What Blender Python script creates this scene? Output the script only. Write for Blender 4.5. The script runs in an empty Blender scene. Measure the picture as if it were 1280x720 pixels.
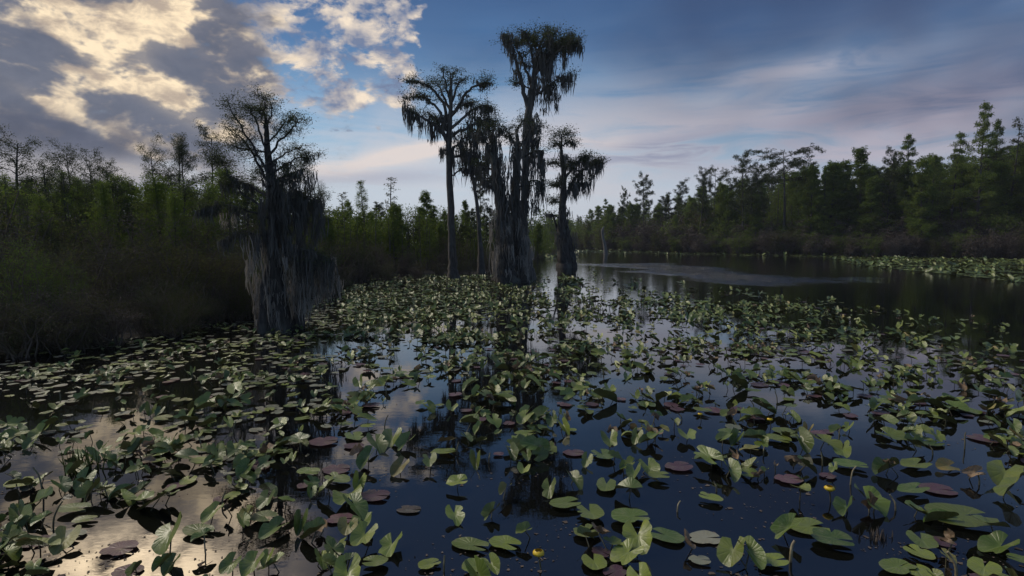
import bpy, math, random
import numpy as np
from mathutils import Vector, Matrix, noise as mnoise
R = math.radians
rng = np.random.default_rng(7)
random.seed(7)

# ---------------------------------------------------------------- camera
H, F, PITCH = 2.0, 711.1, math.atan(60/711.1)
SC = bpy.context.scene
cam_d = bpy.data.cameras.new('camera'); cam = bpy.data.objects.new('camera', cam_d)
SC.collection.objects.link(cam); SC.camera = cam
cam_d.sensor_width = 36; cam_d.lens = 20.0; cam_d.clip_start = .05; cam_d.clip_end = 6000
cam.location = (0, 0, H); cam.rotation_euler = (R(90)-PITCH, 0, 0)
SC.render.resolution_x, SC.render.resolution_y = 1024, 576

def ray(px, py):
    x, y = (px-640)/F, (360-py)/F
    c, s = math.cos(PITCH), math.sin(PITCH)
    return (x, c + y*s, -s + y*c)
def G(px, py):                       # where a photo pixel meets the water
    d = ray(px, py); t = H/-d[2]
    return (d[0]*t, d[1]*t)
def AT(px, py, Y):                   # the point at forward distance Y seen at a pixel
    d = ray(px, py); t = Y/d[1]
    return np.array((d[0]*t, Y, H+d[2]*t))
def azel(px, py):
    d = ray(px, py); return math.atan2(d[0], d[1]), math.atan2(d[2], math.hypot(d[0], d[1]))
def lin(r, g, b):
    f = lambda v: (v/12.92 if v <= .04045 else ((v+.055)/1.055)**2.4)
    return (f(r/255), f(g/255), f(b/255))

# ---------------------------------------------------------------- exposure
SC.view_settings.view_transform = 'Standard'; SC.view_settings.look = 'None'
SC.view_settings.exposure = 0.4; SC.view_settings.gamma = 1.0
SC.render.engine = 'CYCLES'
SC.cycles.max_bounces = 6; SC.cycles.diffuse_bounces = 2; SC.cycles.glossy_bounces = 3
SC.cycles.transmission_bounces = 2; SC.cycles.volume_bounces = 0; SC.cycles.transparent_max_bounces = 4
SC.cycles.caustics_reflective = False; SC.cycles.caustics_refractive = False
SC.cycles.use_denoising = True

# ---------------------------------------------------------------- sky (world) with clouds, laid out by direction
class Ex:
    nt = None
    def __init__(s, v): s.v = v
    def _m(op, *a, clamp=False):
        n = Ex.nt.nodes.new('ShaderNodeMath'); n.operation = op; n.use_clamp = clamp
        for i, x in enumerate(a):
            x = x.v if isinstance(x, Ex) else x
            if isinstance(x, (int, float)): n.inputs[i].default_value = x
            else: Ex.nt.links.new(x, n.inputs[i])
        return Ex(n.outputs[0])
    def __add__(s, o): return Ex._m('ADD', s, o)
    __radd__ = __add__
    def __sub__(s, o): return Ex._m('SUBTRACT', s, o)
    def __rsub__(s, o): return Ex._m('SUBTRACT', o, s)
    def __mul__(s, o): return Ex._m('MULTIPLY', s, o)
    __rmul__ = __mul__
    def __truediv__(s, o): return Ex._m('DIVIDE', s, o)
    def __rtruediv__(s, o): return Ex._m('DIVIDE', o, s)
    def __neg__(s): return Ex._m('MULTIPLY', s, -1.0)
def emath(op, *a, clamp=False): return Ex._m(op, *a, clamp=clamp)
def sstep(x, lo, hi):
    n = Ex.nt.nodes.new('ShaderNodeMapRange'); n.interpolation_type = 'SMOOTHSTEP'
    Ex.nt.links.new(x.v, n.inputs[0]); n.inputs[1].default_value = lo; n.inputs[2].default_value = hi
    return Ex(n.outputs[0])
def sat(x): return emath('ADD', x, 0.0, clamp=True)
def comb(x, y, z):
    n = Ex.nt.nodes.new('ShaderNodeCombineXYZ')
    for i, v in enumerate((x, y, z)):
        if isinstance(v, Ex): Ex.nt.links.new(v.v, n.inputs[i])
        else: n.inputs[i].default_value = v
    return n.outputs[0]
def nz(vec, scale, detail=6, rough=.55, dist=0.0, off=None):
    if off is not None:
        a = Ex.nt.nodes.new('ShaderNodeVectorMath'); a.operation = 'ADD'
        Ex.nt.links.new(vec, a.inputs[0]); a.inputs[1].default_value = off; vec = a.outputs[0]
    n = Ex.nt.nodes.new('ShaderNodeTexNoise'); n.inputs['Scale'].default_value = scale
    n.inputs['Detail'].default_value = detail; n.inputs['Roughness'].default_value = rough
    n.inputs['Distortion'].default_value = dist
    Ex.nt.links.new(vec, n.inputs['Vector']); return Ex(n.outputs['Fac'])
def cmix(f, a, b):
    n = Ex.nt.nodes.new('ShaderNodeMix'); n.data_type = 'RGBA'
    if isinstance(f, Ex): Ex.nt.links.new(f.v, n.inputs[0])
    else: n.inputs[0].default_value = f
    for i, c in ((6, a), (7, b)):
        if isinstance(c, tuple): n.inputs[i].default_value = (*c, 1)
        else: Ex.nt.links.new(c, n.inputs[i])
    return n.outputs[2]

SUN_AZ, SUN_EL = R(-62), R(46)
world = bpy.data.worlds.new('World'); SC.world = world; world.use_nodes = True
nt = world.node_tree; Ex.nt = nt
for n in list(nt.nodes): nt.nodes.remove(n)
out = nt.nodes.new('ShaderNodeOutputWorld'); bg = nt.nodes.new('ShaderNodeBackground')
nt.links.new(bg.outputs[0], out.inputs[0])
BGS = 0.1
world.cycles.sampling_method = 'MANUAL'; world.cycles.sample_map_resolution = 256
bg.inputs['Strength'].default_value = BGS
sky = nt.nodes.new('ShaderNodeTexSky'); sky.sky_type = 'NISHITA'; sky.sun_disc = False
sky.sun_elevation = SUN_EL; sky.sun_rotation = SUN_AZ; sky.dust_density = 2.0
tc = nt.nodes.new('ShaderNodeTexCoord')
sp = nt.nodes.new('ShaderNodeSeparateXYZ'); nt.links.new(tc.outputs['Generated'], sp.inputs[0])
dx, dy, dz0 = Ex(sp.outputs[0]), Ex(sp.outputs[1]), Ex(sp.outputs[2])
dz = emath('MAXIMUM', dz0, 0.0)
hyp = emath('SQRT', dx*dx + dy*dy)
AZ = emath('ARCTAN2', dx, dy); EL = emath('ARCTAN2', dz, hyp)
inv = 1.0/(dz + .16)
P = comb(dx*inv, dy*inv, 0.0)
Q = comb(AZ, EL*1.7, 0.0)          # low cloud banks stay level
def blob(px, py, sx, sy, rot=0.0, mirror=False):
    a0, e0 = azel(px, py)
    if mirror: e0 = -e0
    c, s = math.cos(R(rot)), math.sin(R(rot))
    da, de = AZ - a0, EL - e0
    u = (da*c + de*s)*(F/sx); v = (de*c - da*s)*(F/sy)
    return emath('EXPONENT', -(u*u + v*v))
def ramp(x, stops):
    n = nt.nodes.new('ShaderNodeValToRGB'); nt.links.new(x.v, n.inputs[0])
    cr = n.color_ramp
    while len(cr.elements) < len(stops): cr.elements.new(.5)
    for e, (p, c) in zip(cr.elements, stops): e.position = p; e.color = (*c, 1)
    return n.outputs[0]

base = ramp(EL/1.5708, [(0, lin(196,202,210)), (.05, lin(184,196,209)), (.10, lin(146,176,200)), (.15, lin(90,142,184)), (.20, lin(60,106,154)),
                        (.26, lin(46,80,126)), (.42, lin(70,92,136)), (1, lin(120,132,158))])
nsk = nt.nodes.new('ShaderNodeVectorMath'); nsk.operation = 'SCALE'; nt.links.new(sky.outputs[0], nsk.inputs[0]); nsk.inputs[3].default_value = .045
base = cmix(.2, base, nsk.outputs[0])
nB = nz(P, 3.0, 5, .6, .5, (3.1, 7.7, 0)); nC = nz(Q, 19.0, 5, .6, .3, (11, 2, 0))
nLow = nz(Q, 3.0, 5, .55, .4, (5, 1, 0)); nLow2 = nz(comb(AZ, EL*6.0, 0.0), 5.5, 6, .6, .8, (1, 9, 0))
nSoft = nz(Q, 2.0, 3, .5, .2, (8, 4, 2))
nD = nz(Q, 48.0, 4, .6, .2, (1, 2, 7))
n1 = nz(Q, 10.0, 7, .62, .25, (2, 5, 0)); n1s = nz(Q, 10.0, 4, .62, .25, (2+.02, 5-.052, 0))
shade = (n1 - n1s)                 # brighter on the side towards the sun
col = base
# thin pale veil low over the whole view
veil = sat(blob(980, 175, 420, 85) * 1.0 + blob(430, 225, 330, 55)*.8 + blob(640, 150, 900, 40)*.25) * sstep(nLow2*.5+nLow*.5, .36, .62)
col = cmix(veil*.75, col, cmix(sstep(nSoft, .4, .62), lin(180,188,198), lin(188,184,188)))
# lilac murk to the right
m = sat(blob(1360, 150, 260, 120)*1.1) * sstep(nLow, .22, .6)
col = cmix(m*.85, col, lin(88,94,122))
m = sat(blob(1060, 170, 210, 40)*1.3) * sstep(nLow2, .3, .6)
col = cmix(m*.62, col, lin(180,168,176))
# long grey-blue bars with pink tops over the right
m = sat(blob(840, 185, 130, 20, 3)) * sstep(nLow2, .42, .6)
col = cmix(m*.8, col, lin(116,126,152))
m = sat(blob(860, 158, 95, 13, 6) + blob(985, 90, 70, 10, 3)*.9) * sstep(nLow2, .38, .6)
col = cmix(m*.75, col, lin(184,180,188))
# dark stratus overhead to the right and a smaller one at centre
m = sat(blob(1300, 45, 290, 95, -4)*1.6 + blob(690, 45, 230, 45, 4)*.5 + blob(1180, 660, 500, 110, 0, True)*.5) * sstep(nSoft, .28, .62)
col = cmix(m*.8, col, lin(50,62,92))
# low warm streaks left of the tall trees
m = sat(blob(505, 193, 62, 10, 12)*1.7 + blob(415, 213, 40, 9, 0)*1.2 + blob(745,178,40,10,0)*.5 + blob(600, 180, 60, 12, 8)*.5) * sstep(nLow2*.6+n1*.4, .38, .55)
col = cmix(m*.85, col, lin(206,194,188))
m = sat(blob(470, 222, 120, 9, 3)) * sstep(nLow2, .4, .58)
col = cmix(m*.6, col, lin(150,152,168))
# scattered cumulus
M4 = sat(blob(325, 72, 150, 46, 0)*1.0 + blob(435, 14, 70, 34)*1.3 + blob(470, 98, 62, 30)*.95 + blob(270,20,60,30)*.6 + blob(400, 470, 120, 60, 0, True)*.6
         + blob(480, 600, 110, 50, 20, True)*.8)
d4 = n1*.40 + nC*.52 + nD*.1 + M4*.25 - .205
a4 = sstep(d4, .485, .59)
c4 = cmix(sat(shade*3.4 + .36), lin(104,116,142), lin(220,204,184))
col = cmix(a4*sstep(M4, .05, .4), col, c4)
# the big broken deck to the left
M3 = sat(blob(-50, 85, 225, 100, 0)*1.2 + blob(200, 25, 95, 45, -30)*.75 + blob(190, 120, 70, 34, -20)*.6 + blob(20, 690, 290, 80, 15, True)*.8 + blob(-600, 0, 450, 300)*.9)
d3 = nB*.25 + n1*.5 + nC*.25 + M3*.42 - .29
a3 = sstep(d3, .40, .58)
glow = sat(blob(110, 42, 105, 15, -40)*1.35 + blob(190, 108, 62, 15, -30)*1.1 + blob(105, 152, 62, 7, -26)*1.2 + blob(60, 4, 50, 9, -20)*1.0 + blob(215, 45, 60, 12, -20)*.45
           + blob(60, 715, 150, 38, 28, True)*1.6 + blob(240, 590, 110, 30, 50, True)*1.5)
tone = n1*.35 + nC*.5 + nD*.15 - shade*1.3
lit = sstep(glow*.19 - tone, -.50, -.27)
c3 = cmix(nC, lin(70,76,92), lin(112,114,126))
hot = cmix(sstep(nC, .35, .6), lin(168,152,136), lin(236,214,180))
c3 = cmix(sat(lit*sat(glow*1.25 + shade*2.6 + .04) + glow*glow*.15), c3, hot)
col = cmix(a3*sstep(M3, .08, .4)*.96, col, c3)
m = sat(blob(50, 172, 105, 22, -3)*1.7) * sstep(n1, .3, .5)
col = cmix(m*.92, col, cmix(nC, lin(66,72,88), lin(92,96,112)))
col = cmix(sat(blob(60, 212, 220, 15)*.8), col, lin(172,168,170))
# sunlit cloud higher up, outside the view, that the water mirrors at the lower left
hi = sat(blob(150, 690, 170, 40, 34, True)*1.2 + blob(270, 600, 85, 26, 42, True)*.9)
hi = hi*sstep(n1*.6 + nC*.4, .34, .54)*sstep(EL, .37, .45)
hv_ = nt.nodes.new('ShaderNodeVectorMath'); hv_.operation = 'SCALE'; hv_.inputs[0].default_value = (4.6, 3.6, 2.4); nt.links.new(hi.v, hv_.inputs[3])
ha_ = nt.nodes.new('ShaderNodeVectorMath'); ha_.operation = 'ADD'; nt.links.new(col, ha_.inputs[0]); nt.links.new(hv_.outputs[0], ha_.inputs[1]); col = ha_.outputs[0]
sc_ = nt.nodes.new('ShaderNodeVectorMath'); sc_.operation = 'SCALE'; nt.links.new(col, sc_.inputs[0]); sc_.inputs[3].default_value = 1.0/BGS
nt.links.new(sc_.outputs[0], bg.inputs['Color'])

sun_d = bpy.data.lights.new('sun', 'SUN'); sun = bpy.data.objects.new('sun', sun_d); SC.collection.objects.link(sun)
sun_d.energy = 1.65; sun_d.angle = R(22); sun_d.color = (1.0, .9, .74)
sdir = Vector((math.sin(SUN_AZ)*math.cos(SUN_EL), math.cos(SUN_AZ)*math.cos(SUN_EL), math.sin(SUN_EL)))
sun.rotation_euler = sdir.to_track_quat('Z', 'Y').to_euler()

# ================================================================ materials
def newmat(name):
    m = bpy.data.materials.new(name); m.use_nodes = True
    nt = m.node_tree; b = nt.nodes['Principled BSDF']; Ex.nt = nt
    return m, nt, b
def N(nt, t, **kw):
    n = nt.nodes.new(t)
    for k, v in kw.items(): setattr(n, k, v)
    return n
def hsv_var(nt, colsock, fac, lo, hi):
    n = N(nt, 'ShaderNodeVectorMath', operation='SCALE'); nt.links.new(colsock, n.inputs[0])
    e = fac*(hi-lo) + lo; nt.links.new(e.v, n.inputs[3]); return n.outputs[0]

def foliage_mat(name, c1, c2, c3, transl=.35):
    m, nt, b = newmat(name)
    oi = N(nt, 'ShaderNodeObjectInfo'); at = N(nt, 'ShaderNodeAttribute', attribute_name='tone')
    rnd = Ex(oi.outputs['Random']); t = Ex(at.outputs['Fac'])
    g = N(nt, 'ShaderNodeTexCoord')
    n = nz(g.outputs['Object'], .9, 3, .5)
    c = cmix(sat(t), c1, c2); c = cmix(sat(sstep(n, .45, .7)*.6 + rnd*.3), c, c3)
    c = hsv_var(nt, c, rnd, .75, 1.2)
    d = N(nt, 'ShaderNodeBsdfDiffuse'); tr = N(nt, 'ShaderNodeBsdfTranslucent'); mx = N(nt, 'ShaderNodeMixShader')
    nt.links.new(c, d.inputs[0]); nt.links.new(c, tr.inputs[0]); mx.inputs[0].default_value = transl
    nt.links.new(d.outputs[0], mx.inputs[1]); nt.links.new(tr.outputs[0], mx.inputs[2])
    nt.links.new(mx.outputs[0], nt.nodes['Material Output'].inputs[0]); nt.nodes.remove(b)
    return m
M = {}
M['leaf_dark'] = foliage_mat('cypress_needles_dark', (.05,.068,.03), (.08,.10,.04), (.065,.07,.04), .35)
M['leaf_green'] = foliage_mat('cypress_needles', (.09,.145,.03), (.19,.25,.05), (.13,.15,.045), .5)
M['leaf_olive'] = foliage_mat('shrub_leaves', (.06,.075,.03), (.11,.125,.04), (.09,.07,.04), .4)
M['leaf_bright'] = foliage_mat('fresh_leaves', (.075,.12,.03), (.13,.17,.035), (.09,.12,.03), .35)
M['twig'] = foliage_mat('twigs', (.085,.068,.055), (.15,.125,.105), (.10,.08,.065), 0.0)
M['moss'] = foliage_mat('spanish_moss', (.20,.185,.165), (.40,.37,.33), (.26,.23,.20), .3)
M['moss_shaded'] = foliage_mat('spanish_moss_shaded', (.08,.08,.075), (.16,.155,.145), (.11,.105,.095), .2)  # darker moss copy; the upper clumps' backlit silhouette is put into its colour

def bark_mat(name, c1, c2):
    m, nt, b = newmat(name)
    g = N(nt, 'ShaderNodeTexCoord'); mp = N(nt, 'ShaderNodeMapping'); mp.inputs['Scale'].default_value = (9, 9, 1.1)
    nt.links.new(g.outputs['Object'], mp.inputs[0])
    n = nz(mp.outputs[0], 2.2, 6, .65, .4); n2 = nz(g.outputs['Object'], 1.3, 3)
    c = cmix(sstep(n, .35, .65), c1, c2); c = cmix(sstep(n2, .5, .7)*.5, c, (.13,.14,.115))
    nt.links.new(c, b.inputs['Base Color']); b.inputs['Roughness'].default_value = .92
    bp = N(nt, 'ShaderNodeBump'); bp.inputs['Strength'].default_value = .9; bp.inputs['Distance'].default_value = .04
    nt.links.new(n.v, bp.inputs['Height']); nt.links.new(bp.outputs[0], b.inputs['Normal'])
    return m
M['bark'] = bark_mat('cypress_bark', (.035,.03,.027), (.11,.098,.086))
M['bark_dark'] = bark_mat('cypress_bark_dark', (.02,.018,.016), (.065,.057,.05))  # darker bark tone over whole trunks and limbs
M['bark_warm'] = bark_mat('cypress_bark_brown', (.06,.045,.038), (.17,.135,.115))
M['bark_dead'] = bark_mat('weathered_wood', (.10,.09,.08), (.22,.20,.18))

def lily_mat(name, c1, c2, cedge, vein, rough=.42, rnd_k=1.0, spots=.5, transl=.12, spec=.35, back=None):
    """the vector attribute 'luv' carries the blade's own x, y (unit leaf) and a random number per leaf"""
    m, nt, b = newmat(name)
    at = N(nt, 'ShaderNodeAttribute', attribute_name='luv'); s = N(nt, 'ShaderNodeSeparateXYZ'); nt.links.new(at.outputs['Vector'], s.inputs[0])
    x, y, t = Ex(s.outputs[0]), Ex(s.outputs[1]), Ex(s.outputs[2])
    oi = N(nt, 'ShaderNodeObjectInfo'); rnd = emath('FRACT', t + Ex(oi.outputs['Random'])*rnd_k)
    rad = emath('SQRT', x*x + y*y); ang = emath('ARCTAN2', x, y)
    rib = emath('POWER', emath('ABSOLUTE', emath('SINE', ang*9.0 + nz(comb(x, y, rnd*30.0), 3.0, 2)*1.6)), 9.0)
    cf = sstep(rad, .08, .32); rib = rib*cf; mid = emath('EXPONENT', -(x*x)*1400.0)*sstep(rad, .0, .12)
    vec = comb(x, y, rnd*30.0)
    n1 = nz(vec, 2.6, 5, .65); n2 = nz(vec, 9.0, 4, .7)
    c = cmix(sat(rnd*1.1 - .05), c1, c2)
    c = cmix(sstep(n1, .35, .68)*.55, c, cedge)
    c = cmix(sat(sstep(rad, .62, .86)*sstep(n2, .42, .62)*spots*1.5*sstep(rnd*.5+n1, .5, .95)), c, (.20,.13,.045))
    c = cmix(sstep(n2, .60, .72)*spots*.7, c, (.10,.065,.03))
    n3 = nz(vec, 24.0, 3, .6); c = cmix(sstep(n3, .62, .70)*spots*.5, c, (.06,.05,.025))
    c = cmix(sstep(n1*.6+n3*.4, .50, .62)*.35, c, (.20,.20,.10))
    c = cmix(sat(rib*.22 + mid*.5)*(.4 + n1), c, vein)
    f2 = emath('FRACT', rnd*7.31)
    c = hsv_var(nt, c, f2, .72, 1.25)
    geo = N(nt, 'ShaderNodeNewGeometry')
    if back: c = cmix(Ex(geo.outputs['Backfacing']), c, cmix(sstep(n1,.4,.7), back, tuple(v*.7 for v in back)))
    nt.links.new(c, b.inputs['Base Color'])
    r = n2*.25 + rough - .1; nt.links.new(r.v, b.inputs['Roughness'])
    b.inputs['Specular IOR Level'].default_value = spec
    bp = N(nt, 'ShaderNodeBump'); bp.inputs['Strength'].default_value = .35; bp.inputs['Distance'].default_value = .012
    h = (n1*.9 - rib*.35 - mid*.6 + n2*.35)*(cf*.9 + .1); nt.links.new(h.v, bp.inputs['Height']); nt.links.new(bp.outputs[0], b.inputs['Normal'])
    tr = N(nt, 'ShaderNodeBsdfTranslucent'); nt.links.new(c, tr.inputs[0]); mx = N(nt, 'ShaderNodeMixShader'); mx.inputs[0].default_value = transl
    nt.links.new(b.outputs[0], mx.inputs[1]); nt.links.new(tr.outputs[0], mx.inputs[2]); nt.links.new(mx.outputs[0], nt.nodes['Material Output'].inputs[0])
    return m
M['lily'] = lily_mat('lily_leaf', (.05,.095,.014), (.19,.225,.035), (.11,.145,.04), (.19,.23,.09), rough=.34, spots=.7, spec=.5, back=(.075,.08,.025))
M['lily_pale'] = lily_mat('lily_leaf_pale', (.14,.17,.115), (.22,.22,.16), (.19,.17,.13), (.24,.25,.17), spots=.7, back=(.14,.10,.08))
M['lily_yellow'] = lily_mat('lily_leaf_yellowing', (.20,.20,.055), (.26,.19,.06), (.12,.15,.05), (.28,.25,.12), spots=.9, back=(.15,.11,.05))
M['lily_purple'] = lily_mat('lily_leaf_purple', (.085,.042,.055), (.12,.06,.07), (.10,.075,.07), (.16,.09,.10), rough=.34, spots=.3, back=(.11,.04,.05))
M['lily_dead'] = lily_mat('lily_leaf_withered', (.24,.17,.10), (.32,.22,.14), (.12,.075,.045), (.36,.27,.17), rough=.6, spots=1, back=(.13,.09,.06))
M['lily_under'] = lily_mat('lily_leaf_submerged', (.05,.04,.03), (.07,.055,.04), (.04,.04,.03), (.08,.06,.05), rough=.15, spots=.3)
def flat_mat(name, c, rough=.6, c2=None):
    m, nt, b = newmat(name)
    g = N(nt, 'ShaderNodeTexCoord'); n = nz(g.outputs['Object'], 25, 4, .6)
    nt.links.new(cmix(sstep(n, .35, .65), c, c2 or tuple(v*.6 for v in c)), b.inputs['Base Color']); b.inputs['Roughness'].default_value = rough
    return m
M['stalk'] = flat_mat('lily_stalk', (.12,.11,.05), .5, (.07,.05,.03))
M['stalk_pale'] = flat_mat('lily_stalk_pale', (.26,.22,.12), .5, (.16,.12,.07))
M['petal'] = flat_mat('yellow_petal', (.75,.50,.02), .45, (.6,.42,.03))
M['petal_in'] = flat_mat('flower_centre', (.55,.40,.06), .6)
M['grass'] = foliage_mat('emergent_grass', (.05,.075,.025), (.09,.12,.04), (.10,.09,.04), .2)
M['mud'] = flat_mat('bank_mud', (.02,.016,.011), .9)

# ================================================================ mesh helpers
def link(o, parent=None):
    SC.collection.objects.link(o)
    if parent is not None: o.parent = parent
    return o
def tag(o, label=None, cat=None, group=None, kind=None):
    if label: o['label'] = label
    if cat: o['category'] = cat
    if group: o['group'] = group
    if kind: o['kind'] = kind
    return o
class MB:
    """collects vertex and face arrays; build() makes ONE mesh"""
    def __init__(s): s.v=[]; s.f3=[]; s.f4=[]; s.m3=[]; s.m4=[]; s.t=[]; s.uv=[]; s.n=0
    def add(s, v, f, mi=0, tone=0.5, luv=None):
        v = np.asarray(v, dtype=np.float32).reshape(-1, 3); f = np.asarray(f, dtype=np.int64)
        if len(v) == 0 or len(f) == 0: return
        (s.f3 if f.shape[1] == 3 else s.f4).append(f + s.n)
        (s.m3 if f.shape[1] == 3 else s.m4).append(np.full(len(f), mi, dtype=np.int32) if np.isscalar(mi) else mi)
        s.v.append(v); s.t.append(np.full(len(v), tone, dtype=np.float32) if np.isscalar(tone) else np.asarray(tone, dtype=np.float32))
        s.uv.append(np.zeros((len(v), 3), np.float32) if luv is None else np.asarray(luv, np.float32))
        s.n += len(v)
    def mesh(s, name, mats, smooth=True, luv=False):
        me = bpy.data.meshes.new(name)
        V = np.concatenate(s.v); f3 = np.concatenate(s.f3) if s.f3 else np.zeros((0,3), int); f4 = np.concatenate(s.f4) if s.f4 else np.zeros((0,4), int)
        mi = np.concatenate([*(s.m3 or []), *(s.m4 or [])])
        idx = np.concatenate([f3.ravel(), f4.ravel()]).astype(np.int32)
        st = np.concatenate([np.arange(len(f3))*3, len(f3)*3 + np.arange(len(f4))*4]).astype(np.int32)
        me.vertices.add(len(V)); me.vertices.foreach_set('co', V.ravel())
        me.loops.add(len(idx)); me.loops.foreach_set('vertex_index', idx)
        me.polygons.add(len(st)); me.polygons.foreach_set('loop_start', st)
        me.polygons.foreach_set('material_index', mi.astype(np.int32)); me.polygons.foreach_set('use_smooth', np.full(len(st), smooth))
        a = me.attributes.new('tone', 'FLOAT', 'POINT'); a.data.foreach_set('value', np.concatenate(s.t))
        if luv:
            a = me.attributes.new('luv', 'FLOAT_VECTOR', 'POINT'); a.data.foreach_set('vector', np.concatenate(s.uv).ravel())
        for m in (mats if isinstance(mats, (list, tuple)) else [mats]): me.materials.append(M[m])
        me.update(calc_edges=True); me.validate()
        return me
    def build(s, name, mats, parent=None, **kw):
        return link(bpy.data.objects.new(name, s.mesh(name, mats, **kw)), parent)

def tube(mb, pts, rad, k=6, mi=0, tone=.5, cap=False, flute=0):
    pts = np.asarray(pts, float); n = len(pts)
    rad = np.asarray(rad, float) if not np.isscalar(rad) else np.full(n, rad)
    d = np.gradient(pts, axis=0); d /= np.linalg.norm(d, axis=1)[:, None] + 1e-9
    ref = np.array([0, 1., 0]) if abs(d[:, 2].mean()) > .7 else np.array([0, 0, 1.])
    a = np.cross(d, ref); a /= np.linalg.norm(a, axis=1)[:, None] + 1e-9; b = np.cross(d, a)
    th = np.linspace(0, 2*math.pi, k, endpoint=False)
    rr = rad[:, None]*np.ones(k)
    if flute: # buttressed foot
        w = np.linspace(1, 0, n)[:, None]**3
        rr = rr*(1 + flute*w*np.cos(th*5 + 1)[None]*.5)
    v = pts[:, None] + rr[..., None]*(np.cos(th)[None, :, None]*a[:, None] + np.sin(th)[None, :, None]*b[:, None])
    i = np.arange(n-1)[:, None]*k; j = np.arange(k)[None]; j2 = (j+1) % k
    f = np.stack([i+j, i+j2, i+k+j2, i+k+j], -1).reshape(-1, 4)
    mb.add(v.reshape(-1, 3), f, mi, tone)
    if cap:
        vv = np.concatenate([v[-1], pts[-1:]]); ff = [[q, (q+1) % k, k] for q in range(k)]; mb.add(vv, ff, mi, tone)

def unit(v): return v/(np.linalg.norm(v, axis=-1, keepdims=True)+1e-9)
def sprays(mb, centers, n_per, spread, size, mi=0, droop=.3, flat=.5, aspect=3.0, r=rng):
    """tufts of small narrow blades scattered round each centre"""
    C = np.repeat(np.asarray(centers, float), n_per, axis=0); k = len(C)
    if k == 0: return
    off = np.clip(r.normal(size=(k, 3)), -1.5, 1.5)*spread*np.array([1, 1, .6]); d = unit(off + r.normal(size=(k, 3))*spread*.7 + [0, 0, -droop*spread])
    s = size*r.uniform(.6, 1.4, (k, 1)); w = unit(np.cross(d, r.normal(size=(k, 3))))*s/aspect
    p = C + off; v = np.stack([p - d*s*.5, p + w*.5, p + d*s*.6, p - w*.5], 1).reshape(-1, 3)
    f = np.arange(k*4).reshape(-1, 4)
    t = np.repeat(np.repeat(r.uniform(0, 1, len(centers)), n_per)*.75 + r.uniform(0, .25, k), 4)
    mb.add(v, f, mi, t)

def moss(mb, anchors, lengths, n_per, width=.03, spread=.12, mi=0, r=rng, seg=5):
    """bunches of hanging strands, each a thin tapering ribbon with a slight twist"""
    A = np.repeat(np.asarray(anchors, float), n_per, axis=0); L = np.repeat(np.asarray(lengths, float), n_per); k = len(A)
    if k == 0: return
    L = L*(1 - .75*r.uniform(0, 1, k)**1.3)
    off = r.normal(size=(k, 3))*spread*np.array([1, 1, .35]); A = A + off
    u = np.linspace(0, 1, seg)[None, :, None]
    sway = unit(r.normal(size=(k, 3))*[1, 1, 0])[:, None]*L[:, None, None]*.10
    ph = r.uniform(0, 6.28, (k, 1, 1))
    conv = -off[:, None]*[1, 1, 0]*.15*u                     # strands draw together towards the tip
    pts = A[:, None] + conv + np.array([0, 0, -1.0])*L[:, None, None]*u + sway*np.sin(u*4 + ph)*u
    pts += np.cumsum(r.normal(size=pts.shape)*[1, 1, .3], axis=1)*np.minimum(width*.8, L.mean()*.05)
    ax = unit(r.normal(size=(k, 3))*[1, 1, .1])[:, None]
    prof = np.array([.5, 1, .9, .65, .12] if seg == 5 else np.linspace(.9, .1, seg))[None, :, None]
    w = width*r.uniform(.5, 1.5, (k, 1, 1))*prof*.5
    v = np.stack([pts - ax*w, pts + ax*w], 2)               # k,seg,2,3
    base = (np.arange(k)*seg*2)[:, None] + np.arange(seg-1)[None]*2
    f = np.stack([base, base+1, base+3, base+2], -1).reshape(-1, 4)
    t = np.repeat(np.repeat(r.uniform(0, 1, len(anchors)), n_per)*.5 + r.uniform(0, .5, k), seg*2)
    mb.add(v.reshape(-1, 3), f, mi, t)

def wander(p0, p1, n, amp, r, sag=0.0):
    p0, p1 = np.asarray(p0, float), np.asarray(p1, float); u = np.linspace(0, 1, n)[:, None]
    L = np.linalg.norm(p1-p0); j = r.normal(size=(n, 3))*amp*L/n; j[0] = 0; j = np.cumsum(j, 0); j -= u*j[-1]*.7
    p = p0 + (p1-p0)*u + j; p[:, 2] += sag*L*4*(u[:, 0]-u[:, 0]**2); return p
def smoothline(P, sub=5):
    P = np.asarray(P, float)
    if len(P) < 3: u = np.linspace(0, 1, sub+1)[:, None]; return P[0] + (P[-1]-P[0])*u
    Q = np.vstack([2*P[0]-P[1], P, 2*P[-1]-P[-2]]); out = []
    for i in range(1, len(Q)-2):
        for t in np.linspace(0, 1, sub, endpoint=False):
            a, b, c, d = Q[i-1:i+3]
            out.append(.5*((2*b)+(-a+c)*t+(2*a-5*b+4*c-d)*t*t+(-a+3*b-3*c+d)*t**3))
    out.append(P[-1]); return np.array(out)

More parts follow.
